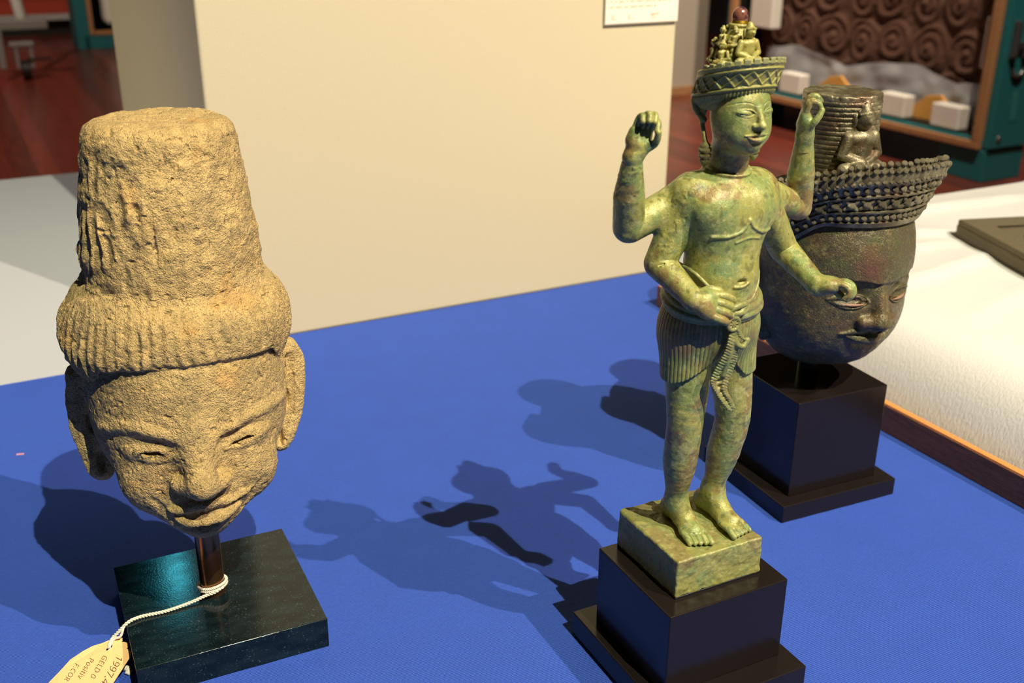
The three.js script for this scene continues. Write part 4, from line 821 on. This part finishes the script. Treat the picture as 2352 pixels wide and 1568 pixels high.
  const frame = (o, up, palm, k = 1) => { const u = V3(...up).normalize(), p = V3(...palm); p.addScaledVector(u, -p.dot(u)).normalize(); const s = u.clone().cross(p); return (a, b, c) => (a *= k, b *= k, c *= k, [o[0] + s.x * a + u.x * b + p.x * c, o[1] + s.y * a + u.y * b + p.y * c, o[2] + s.z * a + u.z * b + p.z * c]); };   // a across, b along the hand, c out of the palm
  const curled = (F, wrist, side, arm, k) => {
    const L = [cap(arm, wrist, 0.0088, 0.0078, 0.003), cap(wrist, F(0, 0.012, 0), 0.0078, 0.0095 * k, 0.004), cap(F(-0.0058, 0.017, 0), F(0.0058, 0.017, 0), 0.0078 * k, 0.0078 * k, 0.005), cap(F(-0.0068, 0.026, 0), F(0.0068, 0.026, 0), 0.0058 * k, 0.0058 * k, 0.005), cap(F(side * 0.005, 0.006, 0.003), F(side * 0.0098, 0.0165, 0.0062), 0.0062 * k, 0.005 * k, 0.004)];
    for (let i = 0; i < 4; i++) {
      const a = side * (0.0085 - i * 0.0056), m = [0.95, 1.04, 1, 0.84][i], q = i === 0 ? [[0.0355, 0.002], [0.0425, 0.0075], [0.04, 0.015], [0.034, 0.0178]] : [[0.036, 0.001], [0.0445, 0.0045], [0.046, 0.0115], [0.0405, 0.0158]];
      L.push(chain([F(a * 0.85, 0.025, 0), ...q.map(([b, c]) => F(a, 0.025 + (b - 0.025) * m, c * m))], (0.0041 - (i === 3 ? 0.0005 : 0)) * k));
    }
    L.push(chain([F(side * 0.0085, 0.011, 0.004), F(side * 0.0135, 0.019, 0.0098), F(side * 0.0122, 0.0262, 0.0152), F(side * 0.0098, 0.032, 0.0182)], 0.0042 * k));
    return L;
  };
  const RU = frame(J.uRw, [0.3, 0.95, 0.06], [-0.2, -0.05, 0.95], 0.82), LU = frame(J.uLw, [-0.1, 0.99, 0.0], [0.75, -0.05, 0.6], 0.78);
  const handRU = curled(RU, J.uRw, 1, [-0.091, 0.538, -0.0065], 0.82), handLU = curled(LU, J.uLw, -1, [0.102, 0.537, -0.0155], 0.8);
  // lower right fist on the belt knot
  const RF = frame(J.wrR, [0.87, -0.3, 0.36], [-0.25, -0.25, -0.95], 0.92);
  const handR = [cap([-0.0475, 0.433, 0.02], J.wrR, 0.0108, 0.0096, 0.003), cap(J.wrR, RF(0, 0.009, 0), 0.0094, 0.0092, 0.004), cap(RF(-0.006, 0.014, 0), RF(0.006, 0.014, 0), 0.0082, 0.0076, 0.005), cap(RF(-0.0085, 0.0195, 0), RF(0.0085, 0.0195, 0), 0.0062, 0.0058, 0.003)];
  for (let i = 0; i < 4; i++) { const a = -0.0118 + i * 0.0076, m = [0.86, 1, 1.04, 0.96][i]; handR.push(chain([RF(a * 0.85, 0.0185, -0.0015), RF(a, 0.0185 + 0.0085 * m, -0.0035), RF(a, 0.0185 + 0.0175 * m, -0.001), RF(a * 0.96, 0.0185 + 0.0235 * m, 0.005), RF(a * 0.92, 0.0185 + 0.02 * m, 0.01)], 0.0041)); }
  handR.push(chain([RF(0.0085, 0.007, 0.002), RF(0.0142, 0.0145, 0.002), RF(0.0152, 0.023, 0.001), RF(0.0135, 0.03, 0.003)], 0.0043));
  // lower left hand held out, fingers drooping over
  const LF = frame(J.wrL, [0.62, 0.16, 0.72], [0, -1, 0.1], 0.8);
  const handL = [cap([0.0902, 0.4265, 0.024], J.wrL, 0.0098, 0.009, 0.004), cap(J.wrL, LF(0, 0.01, 0), 0.0088, 0.0084, 0.006), cap(LF(-0.0055, 0.014, 0), LF(0.0055, 0.014, 0), 0.0068, 0.0064, 0.005), cap(LF(-0.006, 0.021, 0), LF(0.006, 0.021, 0), 0.005, 0.005, 0.005)];
  for (let i = 0; i < 4; i++) { const a = -0.0088 + i * 0.0058, k = [0.85, 1, 1.05, 0.98][i]; handL.push(chain([LF(a * 0.9, 0.02, -0.001), LF(a, 0.02 + 0.011 * k, -0.0015), LF(a, 0.02 + 0.0185 * k, 0.0035), LF(a, 0.02 + 0.0185 * k, 0.0115 * k), LF(a, 0.02 + 0.0125 * k, 0.0175 * k)], 0.003)); }
  handL.push(chain([LF(0.008, 0.008, 0.003), LF(0.0135, 0.015, 0.008), LF(0.0125, 0.022, 0.014), LF(0.009, 0.026, 0.0175)], 0.0042));

  const relief = (x, y, z, d) => {
    if (Math.abs(d) > 0.0014) return d;
    const lump = step(0.42, 0.58, fbm(x * 26 + 2, y * 26, z * 26 + 5, 2)) * clamp(1 - step(-0.045, -0.025, x) * (y > 0.3 ? 1 : 0.4));
    let r = 0.00036 * (fbm(x * 170, y * 170, z * 170, 3) - 0.5) * 2;
    if (lump > 0.02) r += 0.0005 * lump * (step(0.6, 0.8, fbm(x * 230, y * 230, z * 230, 2)) - 0.3 * step(0.6, 0.8, fbm(x * 220 + 9, y * 220, z * 220, 2)));
    return d - r;
  };
  const faceRelief = (x, y, z, d) => (Math.abs(d) > 0.0012 ? d : d - 0.00018 * (fbm(x * 260, y * 260, z * 260, 3) - 0.5) * 2);
  const patina = (x, y, z) => {
    const a = fbm(x * 62, y * 40, z * 62, 4), b = fbm(x * 50 + 40, y * 50, z * 50, 4), c = fbm(x * 100 + 9, y * 100 + 3, z * 100, 4), g = fbm(x * 230, y * 230, z * 230 + 8, 3), s = fbm(x * 500, y * 500, z * 500, 2);
    let k = [0.325, 0.315, 0.085];                                        // yellow green
    k = mixc(k, [0.235, 0.29, 0.088], step(0.48, 0.58, a) * 0.9);           // green
    k = mixc(k, [0.26, 0.165, 0.06], step(0.55, 0.63, b) * 0.75);        // brown
    k = mixc(k, [0.13, 0.27, 0.17], step(0.62, 0.68, c) * 0.3);         // verdigris
    k = mixc(k, [0.45, 0.43, 0.17], step(0.54, 0.7, g) * 0.6);           // pale yellow scratches
    k = mixc(k, [0.085, 0.09, 0.03], step(0.58, 0.74, fbm(x * 190 + 30, y * 190, z * 190, 3)) * 0.55);
    const v = 0.98 + 0.32 * s; return [k[0] * v, k[1] * v, k[2] * v];
  };
  const crownPatina = (x, y, z) => { const c = patina(x, y, z), t = step(0.612, 0.66, y + 0.02 * fbm(x * 60, y * 60, z * 60, 3)); return mixc(mixc(c, [0.42, 0.38, 0.1], 0.55), [0.5, 0.42, 0.12], 0.5 * t); };
  const bronze = std({ vertexColors: true, map: repeated(castTone, 26), bumpMap: repeated(castBump, 30), bumpScale: 0.00035, roughness: 0.46, roughnessMap: repeated(castRough, 16), metalness: 0.12 });
  const q = 1;
  const pieces = [
    solid({ list: bodyList, lo: [-0.11, 0.16, -0.06], hi: [0.14, 0.545, 0.06], cell: 0.0008 * q, relief, color: patina }),
    solid({ list: headList, lo: [-0.035, 0.525, -0.04], hi: [0.045, 0.625, 0.06], cell: 0.00052 * q, relief: faceRelief, color: patina, reach: 0.002 }),
    ...[[handRU, [-0.13, 0.535, -0.04], [-0.05, 0.61, 0.04]], [handLU, [0.06, 0.535, -0.05], [0.14, 0.61, 0.03]], [handR, [-0.08, 0.39, 0.0], [0.01, 0.46, 0.09]], [handL, [0.06, 0.385, 0.01], [0.14, 0.45, 0.11]]].map(([list, lo, hi]) => solid({ list, lo, hi, cell: 0.0005 * q, relief: faceRelief, color: patina, reach: 0.002 })),
  ];
  part('body', mergeGeometries(pieces), bronze, fig);

  // crown: tilted flaring band with a lattice, teeth along its rim, and a cone of tiny seated figures
  const hat = new THREE.Group(); hat.name = 'crown'; fig.add(hat);
  const CX = 0.0045, CZ = 0.0, tilt = 0.24, ct = Math.cos(tilt), st = Math.sin(tilt), HY = 0.5985, lean = 0.6;
  const toHat = (x, y, z) => { const Y = y - HY, Z = z - CZ, v = Y * ct - Z * st, w = Z * ct + Y * st; return [x - CX, v, w - lean * clamp(v, -0.004, 0.022)]; };     // tilted up in front, leaning forward
  const hatList = [
    free((x, y, z) => {
      const [X, Y, Z] = toHat(x, y, z), R = 0.0345 + 0.07 * clamp(Y, -0.004, 0.02) + 0.0012 * bell(Y - 0.0195, 0.0018), rr = Math.hypot(X, Z * 0.97);
      let d = smax((rr - R) * 0.86, Math.max(Y - 0.0205, -0.005 - Y), 0.003);
      d = smax(d, -smax((rr - R + 0.0038), 0.0155 - Y, 0.002), 0.0015);     // sunk top inside the rim
      return d;
    }, 0.001),
    free((x, y, z) => { const [X, Y, Z] = toHat(x, y, z), k = Math.hypot(X / 0.031, (Y - 0.008) / 0.0165, Z / 0.031); return (k - 1) * 0.0165; }, 0.003),   // domed hair inside
    free((x, y, z) => { const k = Math.hypot((x - CX) / 0.031, (y - 0.593) / 0.018, (z + 0.006) / 0.03); return (k - 1) * 0.018; }, 0.004),                  // hair at the back, under the band
    cap([0.0055, 0.618, -0.006], [0.0095, 0.655, -0.007], 0.0185, 0.0055, 0.003),
  ];
  const hatRelief = (x, y, z, d) => {
    if (Math.abs(d) > 0.003) return d;
    const [X, Y, Z] = toHat(x, y, z), rr = Math.hypot(X, Z); let r = 0.0002 * (fbm(x * 260, y * 260, z * 260, 3) - 0.5) * 2;
    if (rr > 0.03 && Y < 0.022) {
      const th = Math.atan2(X, Z), u = th * 19 / (2 * Math.PI), w = (Y - 0.0022) / 0.0108;
      if (w > 0 && w < 1) { const a = Math.abs(((u + w) % 1 + 1) % 1 - 0.5), b = Math.abs(((u - w) % 1 + 1) % 1 - 0.5), e = Math.max(bell(0.5 - a, 0.09), bell(0.5 - b, 0.09)); r += 0.0012 * (e - 0.45); }
      r += 0.0009 * bell(Y - 0.0005, 0.0009) + 0.001 * bell(Y - 0.0145, 0.0009) - 0.0006 * bell(Y + 0.0009, 0.0006);
      if (Y < -0.0008) r += 0.0004 * Math.cos(th * 70);
    }
    return d - r;
  };
  const tower = [];
  for (const [n, y, rad, h, off] of [[5, 0.622, 0.0165, 0.02, 0.0], [5, 0.636, 0.0105, 0.0165, 0.5]]) for (let i = 0; i < n; i++) { const t = (i + off) / n * 2 * Math.PI; tower.push(...seated([0.0058 + rad * Math.sin(t), y, -0.0065 + rad * Math.cos(t)], h, t)); }
  const front = seated([0.006, 0.6235, 0.0115], 0.033, 0.0);       // the larger figure facing front
  for (const t of [-0.75, 0.75, 2.4, -2.4]) for (let i = 0; i < 9; i++) { const k = i / 8, r = lerp(0.0192, 0.0072, k); tower.push(ball([0.0058 + r * Math.sin(t), lerp(0.6225, 0.6515, k), -0.0065 + r * Math.cos(t)], lerp(0.0022, 0.0015, k), 0.0008)); }
  tower.push(tube(Array.from({ length: 17 }, (_, i) => { const t = i / 16 * 2 * Math.PI; return [0.0098 + 0.0075 * Math.sin(t), 0.6528, -0.007 + 0.0068 * Math.cos(t)]; }), 0.0018, 0.001));
  const crownGeo = solid({ list: [...hatList, ...front, ...tower], lo: [-0.055, 0.585, -0.06], hi: [0.065, 0.66, 0.06], cell: 0.0006 * q, relief: hatRelief, color: crownPatina, reach: 0.002 });
  part('crown_band', crownGeo, bronze, hat);
  const jewel = new THREE.SphereGeometry(0.0062, 32, 20), jc = new Float32Array(jewel.attributes.position.count * 3), jp = jewel.attributes.position;
  for (let i = 0; i < jp.count; i++) { const x = jp.getX(i), y = jp.getY(i), z = jp.getZ(i); jc.set(mixc([0.32, 0.12, 0.075], [0.055, 0.03, 0.05], step(0.45, 0.6, fbm(x * 260 + 4, y * 260, z * 260, 3))), i * 3); jp.setXYZ(i, x, y * 1.35, z); }
  jewel.setAttribute('color', new THREE.BufferAttribute(jc, 3)); jewel.computeVertexNormals();
  part('jewel', jewel.scale(1.15, 1, 1.15).translate(0.01, 0.6595, -0.007), phys({ vertexColors: true, roughness: 0.2, metalness: 0.3 }), hat, 'small dark red finial with worn gilding');
  const gold = new THREE.LatheGeometry([[0.0078, 0], [0.0082, 0.0016], [0.007, 0.003], [0.0066, 0.0058], [0.006, 0.0066]].map(([x, y]) => new THREE.Vector2(x, y)), 24).translate(0.01, 0.6525, -0.007);
  part('gilt_collar', gold, std({ color: 0x9a7a1c, metalness: 0.75, roughness: 0.35 }), hat, 'worn gold collar under the finial');
  const toothGeo = metres(new RoundedBoxGeometry(0.006, 0.0052, 0.0032, 2, 0.001)); { const n = toothGeo.attributes.position.count, a = new Float32Array(n * 3); for (let i = 0; i < n; i++) a.set([0.34, 0.34, 0.15], i * 3); toothGeo.setAttribute('color', new THREE.BufferAttribute(a, 3)); }
  for (let i = 0; i < 29; i++) {
    const t = i / 29 * 2 * Math.PI - Math.PI; if (Math.abs(t) > 1.7) continue;
    const m = part('tooth', toothGeo, bronze, hat), R = 0.0345, X = R * Math.sin(t), Y = 0.0205, Z = R * Math.cos(t) / 0.97 + lean * Y;
    m.position.set(CX + X, HY + Y * ct + Z * st, CZ + Z * ct - Y * st); m.rotation.set(-tilt * Math.cos(t) * 0 + 0.0, t, 0, 'YXZ');
  }
  // earrings
  for (const [x, y, z] of [[FX - 0.0262, 0.5545, 0.0], [FX + 0.0258, 0.5545, 0.001]]) {
    const e = new THREE.LatheGeometry([[0.0005, -0.0185], [0.003, -0.0155], [0.0047, -0.012], [0.0034, -0.0112], [0.0054, -0.0095], [0.0056, -0.0068], [0.0038, -0.006], [0.0058, -0.0046], [0.0058, -0.0018], [0.0038, -0.001], [0.005, 0.0004], [0.003, 0.003], [0.0012, 0.004]].map(([a, b]) => new THREE.Vector2(a, b)), 20).translate(x, y, z);
    const n = e.attributes.position.count, a = new Float32Array(n * 3); for (let i = 0; i < n; i++) a.set(patina(e.attributes.position.getX(i), e.attributes.position.getY(i), e.attributes.position.getZ(i)), i * 3);
    part('earring', e.setAttribute('color', new THREE.BufferAttribute(a, 3)), bronze, fig);
  }

  // pleated wrap, its upper roll, the twisted sash round the hips
  const hem = (x, z) => { const right = x < 0.004; return right ? lerp(0.3365, 0.371, clamp((x + 0.046) / 0.05)) + 0.002 * clamp(z * 20, -1, 1) : lerp(0.362, 0.3375, step(0.004, 0.03, x)); };
  const wrapBody = [ell([-0.0005, 0.391, -0.003], [0.0488, 0.042, 0.0398], 0.02), cap(J.hipR, J.knR, 0.0278, 0.0215, 0.012), cap(J.hipL, J.knL, 0.0275, 0.021, 0.012)];
  const wrapList = [...wrapBody, free((x, y, z) => hem(x, z) - y, 0.0015, 1), free((x, y, z) => y - (0.402 + 0.10 * Math.max(0, Math.abs(x) - 0.012) - 0.35 * Math.max(0, -z - 0.01) * 0), 0.002, 1)].map((p, i) => i === 3 ? free((x, y, z) => y - hem(x, z), 0.0015, 1) : i === 4 ? free((x, y, z) => (0.404 + 0.12 * Math.max(0, Math.abs(x) - 0.012)) - y, 0.002, 1) : p);
  const pleat = (x, y, z, d) => {
    if (Math.abs(d) > 0.003) return d;
    const c = x < 0.004 ? J.hipR : J.hipL, th = Math.atan2(x - (x < 0.004 ? -0.012 : 0.016), z + 0.004), w = th * 18;
    const s = Math.abs(Math.sin(w * 1.6)); return d - (0.00085 * Math.sqrt(s) - 0.0005 + 0.0003 * (fbm(x * 150, y * 60, z * 150, 2) - 0.5) * 2);
  };
  const wrapPatina = (x, y, z) => { const c = patina(x, y, z), b = step(0.42, 0.6, fbm(x * 40 + 3, y * 40, z * 40 + 7, 3)) * bell(Math.hypot(x + 0.034, (y - 0.382) * 0.7), 0.03); return mixc(mixc(c, [0.21, 0.22, 0.07], 0.35), [0.33, 0.2, 0.075], 0.85 * b); };
  part('wrap', solid({ list: wrapList, lo: [-0.065, 0.32, -0.055], hi: [0.07, 0.43, 0.055], cell: 0.0006 * q, relief: pleat, color: wrapPatina, reach: 0.002 }), bronze, fig, 'pleated short wrap');
  const ringY = (t, front, back) => lerp(back, front, step(-1, 1, Math.cos(t)));
  const sashList = [];
  for (const [f, b, r, out] of [[0.4105, 0.425, 0.0042, 0.0005], [0.4055, 0.4175, 0.0036, 0.002], [0.4165, 0.4325, 0.0026, -0.001], [0.4015, 0.411, 0.0024, 0.001]]) sashList.push(tube(Array.from({ length: 49 }, (_, i) => { const t = i / 48 * 2 * Math.PI, y = ringY(t, f, b); return [-0.0002 + (0.0462 + out - 0.12 * (y - 0.395)) * Math.sin(t), y, -0.002 + (0.0372 + out) * Math.cos(t)]; }), r, 0.0012));
  // upper edge of the wrap standing away from the belly
  for (const pts of [[[-0.0325, 0.447], [-0.024, 0.4335], [-0.016, 0.424], [-0.006, 0.4165]], [[0.006, 0.4145], [0.018, 0.4175], [0.029, 0.427], [0.037, 0.439]]]) sashList.push(tube(draped(trunk, pts, -0.0006, 0.08), 0.0019, 0.001));
  // knot with loops
  const kz = 0.0395, kx = -0.012; sashList.push(ell([kx, 0.41, kz], [0.011, 0.0075, 0.006], 0.003), tube(smooth([[kx - 0.006, 0.414, kz + 0.002], [kx + 0.004, 0.4195, kz + 0.005], [kx + 0.016, 0.4185, kz + 0.002], [kx + 0.008, 0.412, kz + 0.004]], 5), 0.003, 0.001), tube(smooth([[kx + 0.002, 0.413, kz + 0.004], [kx + 0.012, 0.4125, kz + 0.004], [kx + 0.02, 0.4155, kz]], 5), 0.0027, 0.001));
  sashList.push(tube(Array.from({ length: 19 }, (_, i) => { const t = i / 18 * 2 * Math.PI; return [kx + 0.002 + 0.0062 * Math.sin(t), 0.4035 + 0.0058 * Math.cos(t), kz + 0.005]; }), 0.0018, 0.0008));
  for (let i = 0; i < 8; i++) { const t = i / 8 * 2 * Math.PI; sashList.push(cap([kx + 0.002, 0.4035, kz + 0.0055], [kx + 0.002 + 0.005 * Math.sin(t), 0.4035 + 0.0048 * Math.cos(t), kz + 0.0055], 0.0007, 0.0009, 0.0006)); }
  const sashPatina = (x, y, z) => mixc(patina(x, y, z), [0.17, 0.2, 0.085], 0.4);
  part('sash', solid({ list: sashList, lo: [-0.06, 0.392, -0.05], hi: [0.06, 0.46, 0.06], cell: 0.0006 * q, relief: faceRelief, color: sashPatina, reach: 0.002 }), bronze, fig, 'twisted hip sash with its knot');
  // hanging ends: flat panel with corded edges
  const rope = (pts, r, n) => { const c = new THREE.CatmullRomCurve3(pts.map((p) => V3(...p))), out = []; for (let i = 0; i < n; i++) { const p = c.getPointAt(i / (n - 1)), t = c.getTangentAt(i / (n - 1)); out.push(cap([p.x - r * 0.75, p.y + r * 0.45, p.z + 0.0006], [p.x + r * 0.75, p.y - r * 0.45, p.z + 0.0006], r * 0.48, r * 0.48, 0.0003)); } return out; };
  const A = [[-0.009, 0.399, 0.042], [-0.0105, 0.386, 0.0425], [-0.012, 0.37, 0.039], [-0.016, 0.355, 0.0345], [-0.0185, 0.344, 0.033], [-0.0135, 0.333, 0.034], [-0.006, 0.322, 0.0355], [0.0005, 0.3135, 0.0365]];
  const Bq = [[-0.005, 0.385, 0.0425], [-0.0015, 0.372, 0.04], [-0.001, 0.359, 0.0365], [-0.005, 0.346, 0.035], [-0.0065, 0.335, 0.0355], [-0.001, 0.325, 0.0365], [0.004, 0.3155, 0.0365]];
  const endList = [...rope(A, 0.0026, 34), ...rope(Bq, 0.0024, 28), ...rope([[-0.008, 0.4, 0.043], [-0.003, 0.395, 0.044], [0.001, 0.388, 0.044], [0.0075, 0.385, 0.043]], 0.0022, 10)];
  for (let i = 0; i < 14; i++) { const k = i / 13, c1 = new THREE.CatmullRomCurve3(A.map((p) => V3(...p))).getPointAt(0.12 + 0.86 * k), c2 = new THREE.CatmullRomCurve3(Bq.map((p) => V3(...p))).getPointAt(0.98 * k); endList.push(cap([c1.x, c1.y, c1.z - 0.0016], [c2.x, c2.y, c2.z - 0.001], 0.0017, 0.0017, 0.003)); }
  endList.push(tube(smooth([[-0.005, 0.394, 0.042], [-0.004, 0.384, 0.043], [0.0025, 0.379, 0.044], [0.0085, 0.3845, 0.043]], 5), 0.0026, 0.0015), tube(smooth([[-0.008, 0.396, 0.041], [-0.007, 0.38, 0.041], [-0.0075, 0.365, 0.0385], [-0.009, 0.35, 0.0355]], 5), 0.0022, 0.002));
  part('sash_end', solid({ list: endList, lo: [-0.03, 0.305, 0.015], hi: [0.02, 0.41, 0.055], cell: 0.0005 * q, relief: faceRelief, color: sashPatina, reach: 0.002 }), bronze, fig, 'corded sash end hanging between the legs');

  // cast plinth: slightly uneven block with softened edges
  const plinthList = [free((x, y, z) => {
    const k = 1 - 0.35 * (y - 0.126) * 0.6, u = Math.abs(x - 0.0005) / k - 0.0515, w = Math.abs(z + 0.0085) / k - 0.0535, v = Math.abs(y - 0.1445) - 0.0205, r = 0.0022;
    return Math.hypot(Math.max(u + r, 0), Math.max(v + r, 0), Math.max(w + r, 0)) + Math.min(Math.max(u, v, w) + r, 0) - r;
  })];
  const plinthRelief = (x, y, z, d) => (Math.abs(d) > 0.004 ? d : d - 0.0018 * (fbm(x * 40, y * 40, z * 40, 3) - 0.5) * 2 - 0.0009 * (fbm(x * 150, y * 180, z * 180, 3) - 0.5) * 2 - 0.0016 * step(0.16, 0.167, y) * (bell(x + 0.0395 - 0.1 * z, 0.006) - 0.6 * bell(x - 0.012, 0.012)));
  const plinthPatina = (x, y, z) => mixc(patina(x, y, z), [0.25, 0.245, 0.085], 0.35);
  part('plinth', solid({ list: plinthList, lo: [-0.065, 0.118, -0.07], hi: [0.065, 0.175, 0.055], cell: 0.0009 * q, relief: plinthRelief, color: plinthPatina }), bronze, fig);
  part('pad', metres(box(0.103, 0.0045, 0.107, 0.0005, 0.1205, -0.0085, 0.001)), M.housing, fig, 'thin black pad under the plinth');
  part('mount_block', metres(box(0.1418, 0.094, 0.1317, 0, 0.0284, 0, 0.0016)), M.black, fig);
  part('mount_plinth', metres(box(0.1703, 0.0286, 0.1841, 0, 0, 0, 0.0016)), M.black, fig);
}

// ---------- paper tag and its string on the base of the stone head ----------
{
  const t = thing('paper_tag', 'manila paper tag with pencil writing tied by white string to the stone head mount', 'tag', V3(-0.3276, TOP, -0.9879), 0.4452);
  // the card lies in its own plane: across, along, normal
  const base = new THREE.Matrix4().makeBasis(V3(-0.7809, 0, -0.6247), V3(-0.1691, 0.9627, 0.2113).cross(V3(-0.7809, 0, -0.6247)).normalize(), V3(-0.1691, 0.9627, 0.2113)).setPosition(-0.112, 0.0215, 0.016);
  const edge = [[0.0008, -0.0017], [-0.004, -0.0028], [-0.0085, -0.0022], [-0.0102, 0.0008], [-0.0098, 0.0025], [-0.0135, 0.0018], [-0.018, 0.003], [-0.0203, 0.0068], [-0.0198, 0.0098], [-0.0235, 0.0098], [-0.0278, 0.0132], [-0.029, 0.0185], [-0.0282, 0.03], [-0.0262, 0.051], [-0.0245, 0.078], [-0.006, 0.088], [0.018, 0.087], [0.035, 0.082], [0.0405, 0.07], [0.039, 0.062], [0.0355, 0.049], [0.0315, 0.034], [0.0235, 0.0225], [0.0165, 0.0145], [0.0075, 0.008], [0.0025, 0.002]];
  const sh = new THREE.Shape(); edge.forEach(([x, y], i) => (i ? sh.lineTo(x, y) : sh.moveTo(x, y))); sh.closePath();
  const hole = new THREE.Path(); hole.absellipse(-0.0015, 0.0125, 0.0019, 0.0042, 0, Math.PI * 2, true, -0.35); sh.holes.push(hole);
  const g = new THREE.ExtrudeGeometry(sh, { depth: 0.0007, bevelEnabled: false, curveSegments: 24 }), p = g.attributes.position, uv = g.attributes.uv;
  for (let i = 0; i < p.count; i++) { uv.setXY(i, (p.getY(i) + 0.01) / 0.11, (0.05 - p.getX(i)) / 0.1); p.setZ(i, p.getZ(i) + 0.0012 * Math.sin(p.getX(i) * 60) + 0.0008 * Math.sin(p.getY(i) * 90)); }
  g.computeVertexNormals();
  const c = document.createElement('canvas'); c.width = 1100; c.height = 1000; const k = c.getContext('2d');
  k.fillStyle = '#eec181'; k.fillRect(0, 0, 1100, 1000);
  for (let i = 0; i < 2600; i++) { k.fillStyle = rnd() > 0.5 ? 'rgba(245,205,130,0.16)' : 'rgba(160,110,50,0.12)'; k.fillRect(rnd() * 1100, rnd() * 1000, 5 + 12 * rnd(), 2 + 3 * rnd()); }
  k.fillStyle = 'rgba(70,46,24,0.95)'; k.textBaseline = 'middle';
  const write = (s, x, across, size, a) => { k.save(); k.translate((x + 0.01) / 0.11 * 1100, (across + 0.05) / 0.1 * 1000); k.rotate(a ?? 0); k.globalAlpha = 0.9; k.font = 'italic ' + size + 'px sans-serif'; k.fillText(s, 0, 0); k.restore(); };
  write('1997.4', 0.0185, -0.0185, 112, 0.02); write('GELD 0', 0.0215, -0.003, 84, 0.03); write('Positiv', 0.027, 0.0095, 84, 0.04); write('F.COR', 0.036, 0.0215, 78, 0.05);
  const tx = new THREE.CanvasTexture(c); tx.colorSpace = THREE.SRGBColorSpace;
  part('card', g.applyMatrix4(base), std({ map: tx, roughness: 0.8, bumpMap: repeated(grit, 2), bumpScale: 0.0001 }), t);
  const white = std({ color: 0xe6dcc6, roughness: 0.9 });
  const strand = (pts, r, turns) => {                                   // two yarns twisted round the path
    const path = new THREE.CatmullRomCurve3(pts.map((q) => V3(...q))), n = Math.max(40, Math.round(path.getLength() / 0.0006)), fr = path.computeFrenetFrames(n), out = [];
    for (const ph of [0, Math.PI]) {
      const q = []; for (let i = 0; i <= n; i++) { const a = ph + turns * 2 * Math.PI * i / n; q.push(path.getPointAt(i / n).addScaledVector(fr.normals[i], Math.cos(a) * r).addScaledVector(fr.binormals[i], Math.sin(a) * r)); }
      out.push(new THREE.TubeGeometry(new THREE.CatmullRomCurve3(q), n, r * 1.05, 7));
    }
    return mergeGeometries(out);
  };
  const ring = (y, tilt) => Array.from({ length: 25 }, (_, i) => { const a = i / 24 * 2 * Math.PI + 2.2; return [-0.0027 + 0.0152 * Math.cos(a), y + tilt * Math.sin(a + 0.6), -0.0029 + 0.0152 * Math.sin(a)]; });
  part('string', strand(ring(0.0455, 0.002), 0.0009, 24), white, t); part('string', strand(ring(0.0482, 0.003), 0.0009, 24), white, t);
  part('string', strand([[0.006, 0.0475, 0.0098], [-0.003, 0.0455, 0.0128], [-0.0125, 0.0425, 0.0105], [-0.0287, 0.0392, 0.0114], [-0.0568, 0.0382, 0.0145], [-0.0836, 0.0384, 0.0135], [-0.0955, 0.0381, 0.017], [-0.1035, 0.0335, 0.019], [-0.1085, 0.0285, 0.0182], [-0.1125, 0.0248, 0.0175], [-0.1165, 0.0222, 0.0225], [-0.1185, 0.0195, 0.026], [-0.1185, 0.0165, 0.0245]], 0.001, 22), white, t);
  part('string', strand([[-0.1015, 0.0345, 0.0195], [-0.104, 0.03, 0.0225], [-0.1065, 0.0262, 0.0225], [-0.112, 0.0243, 0.0205], [-0.117, 0.021, 0.0245]], 0.0008, 8), white, t);
  part('string_end', strand([[-0.1065, 0.0018, 0.0455], [-0.105, 0.004, 0.049], [-0.1035, 0.0022, 0.053], [-0.1062, 0.0016, 0.0545]], 0.0016, 3), white, t);
}

scene.traverse((o) => { if (o.isMesh) o.castShadow = o.receiveShadow = true; });
renderer.render(scene, camera);
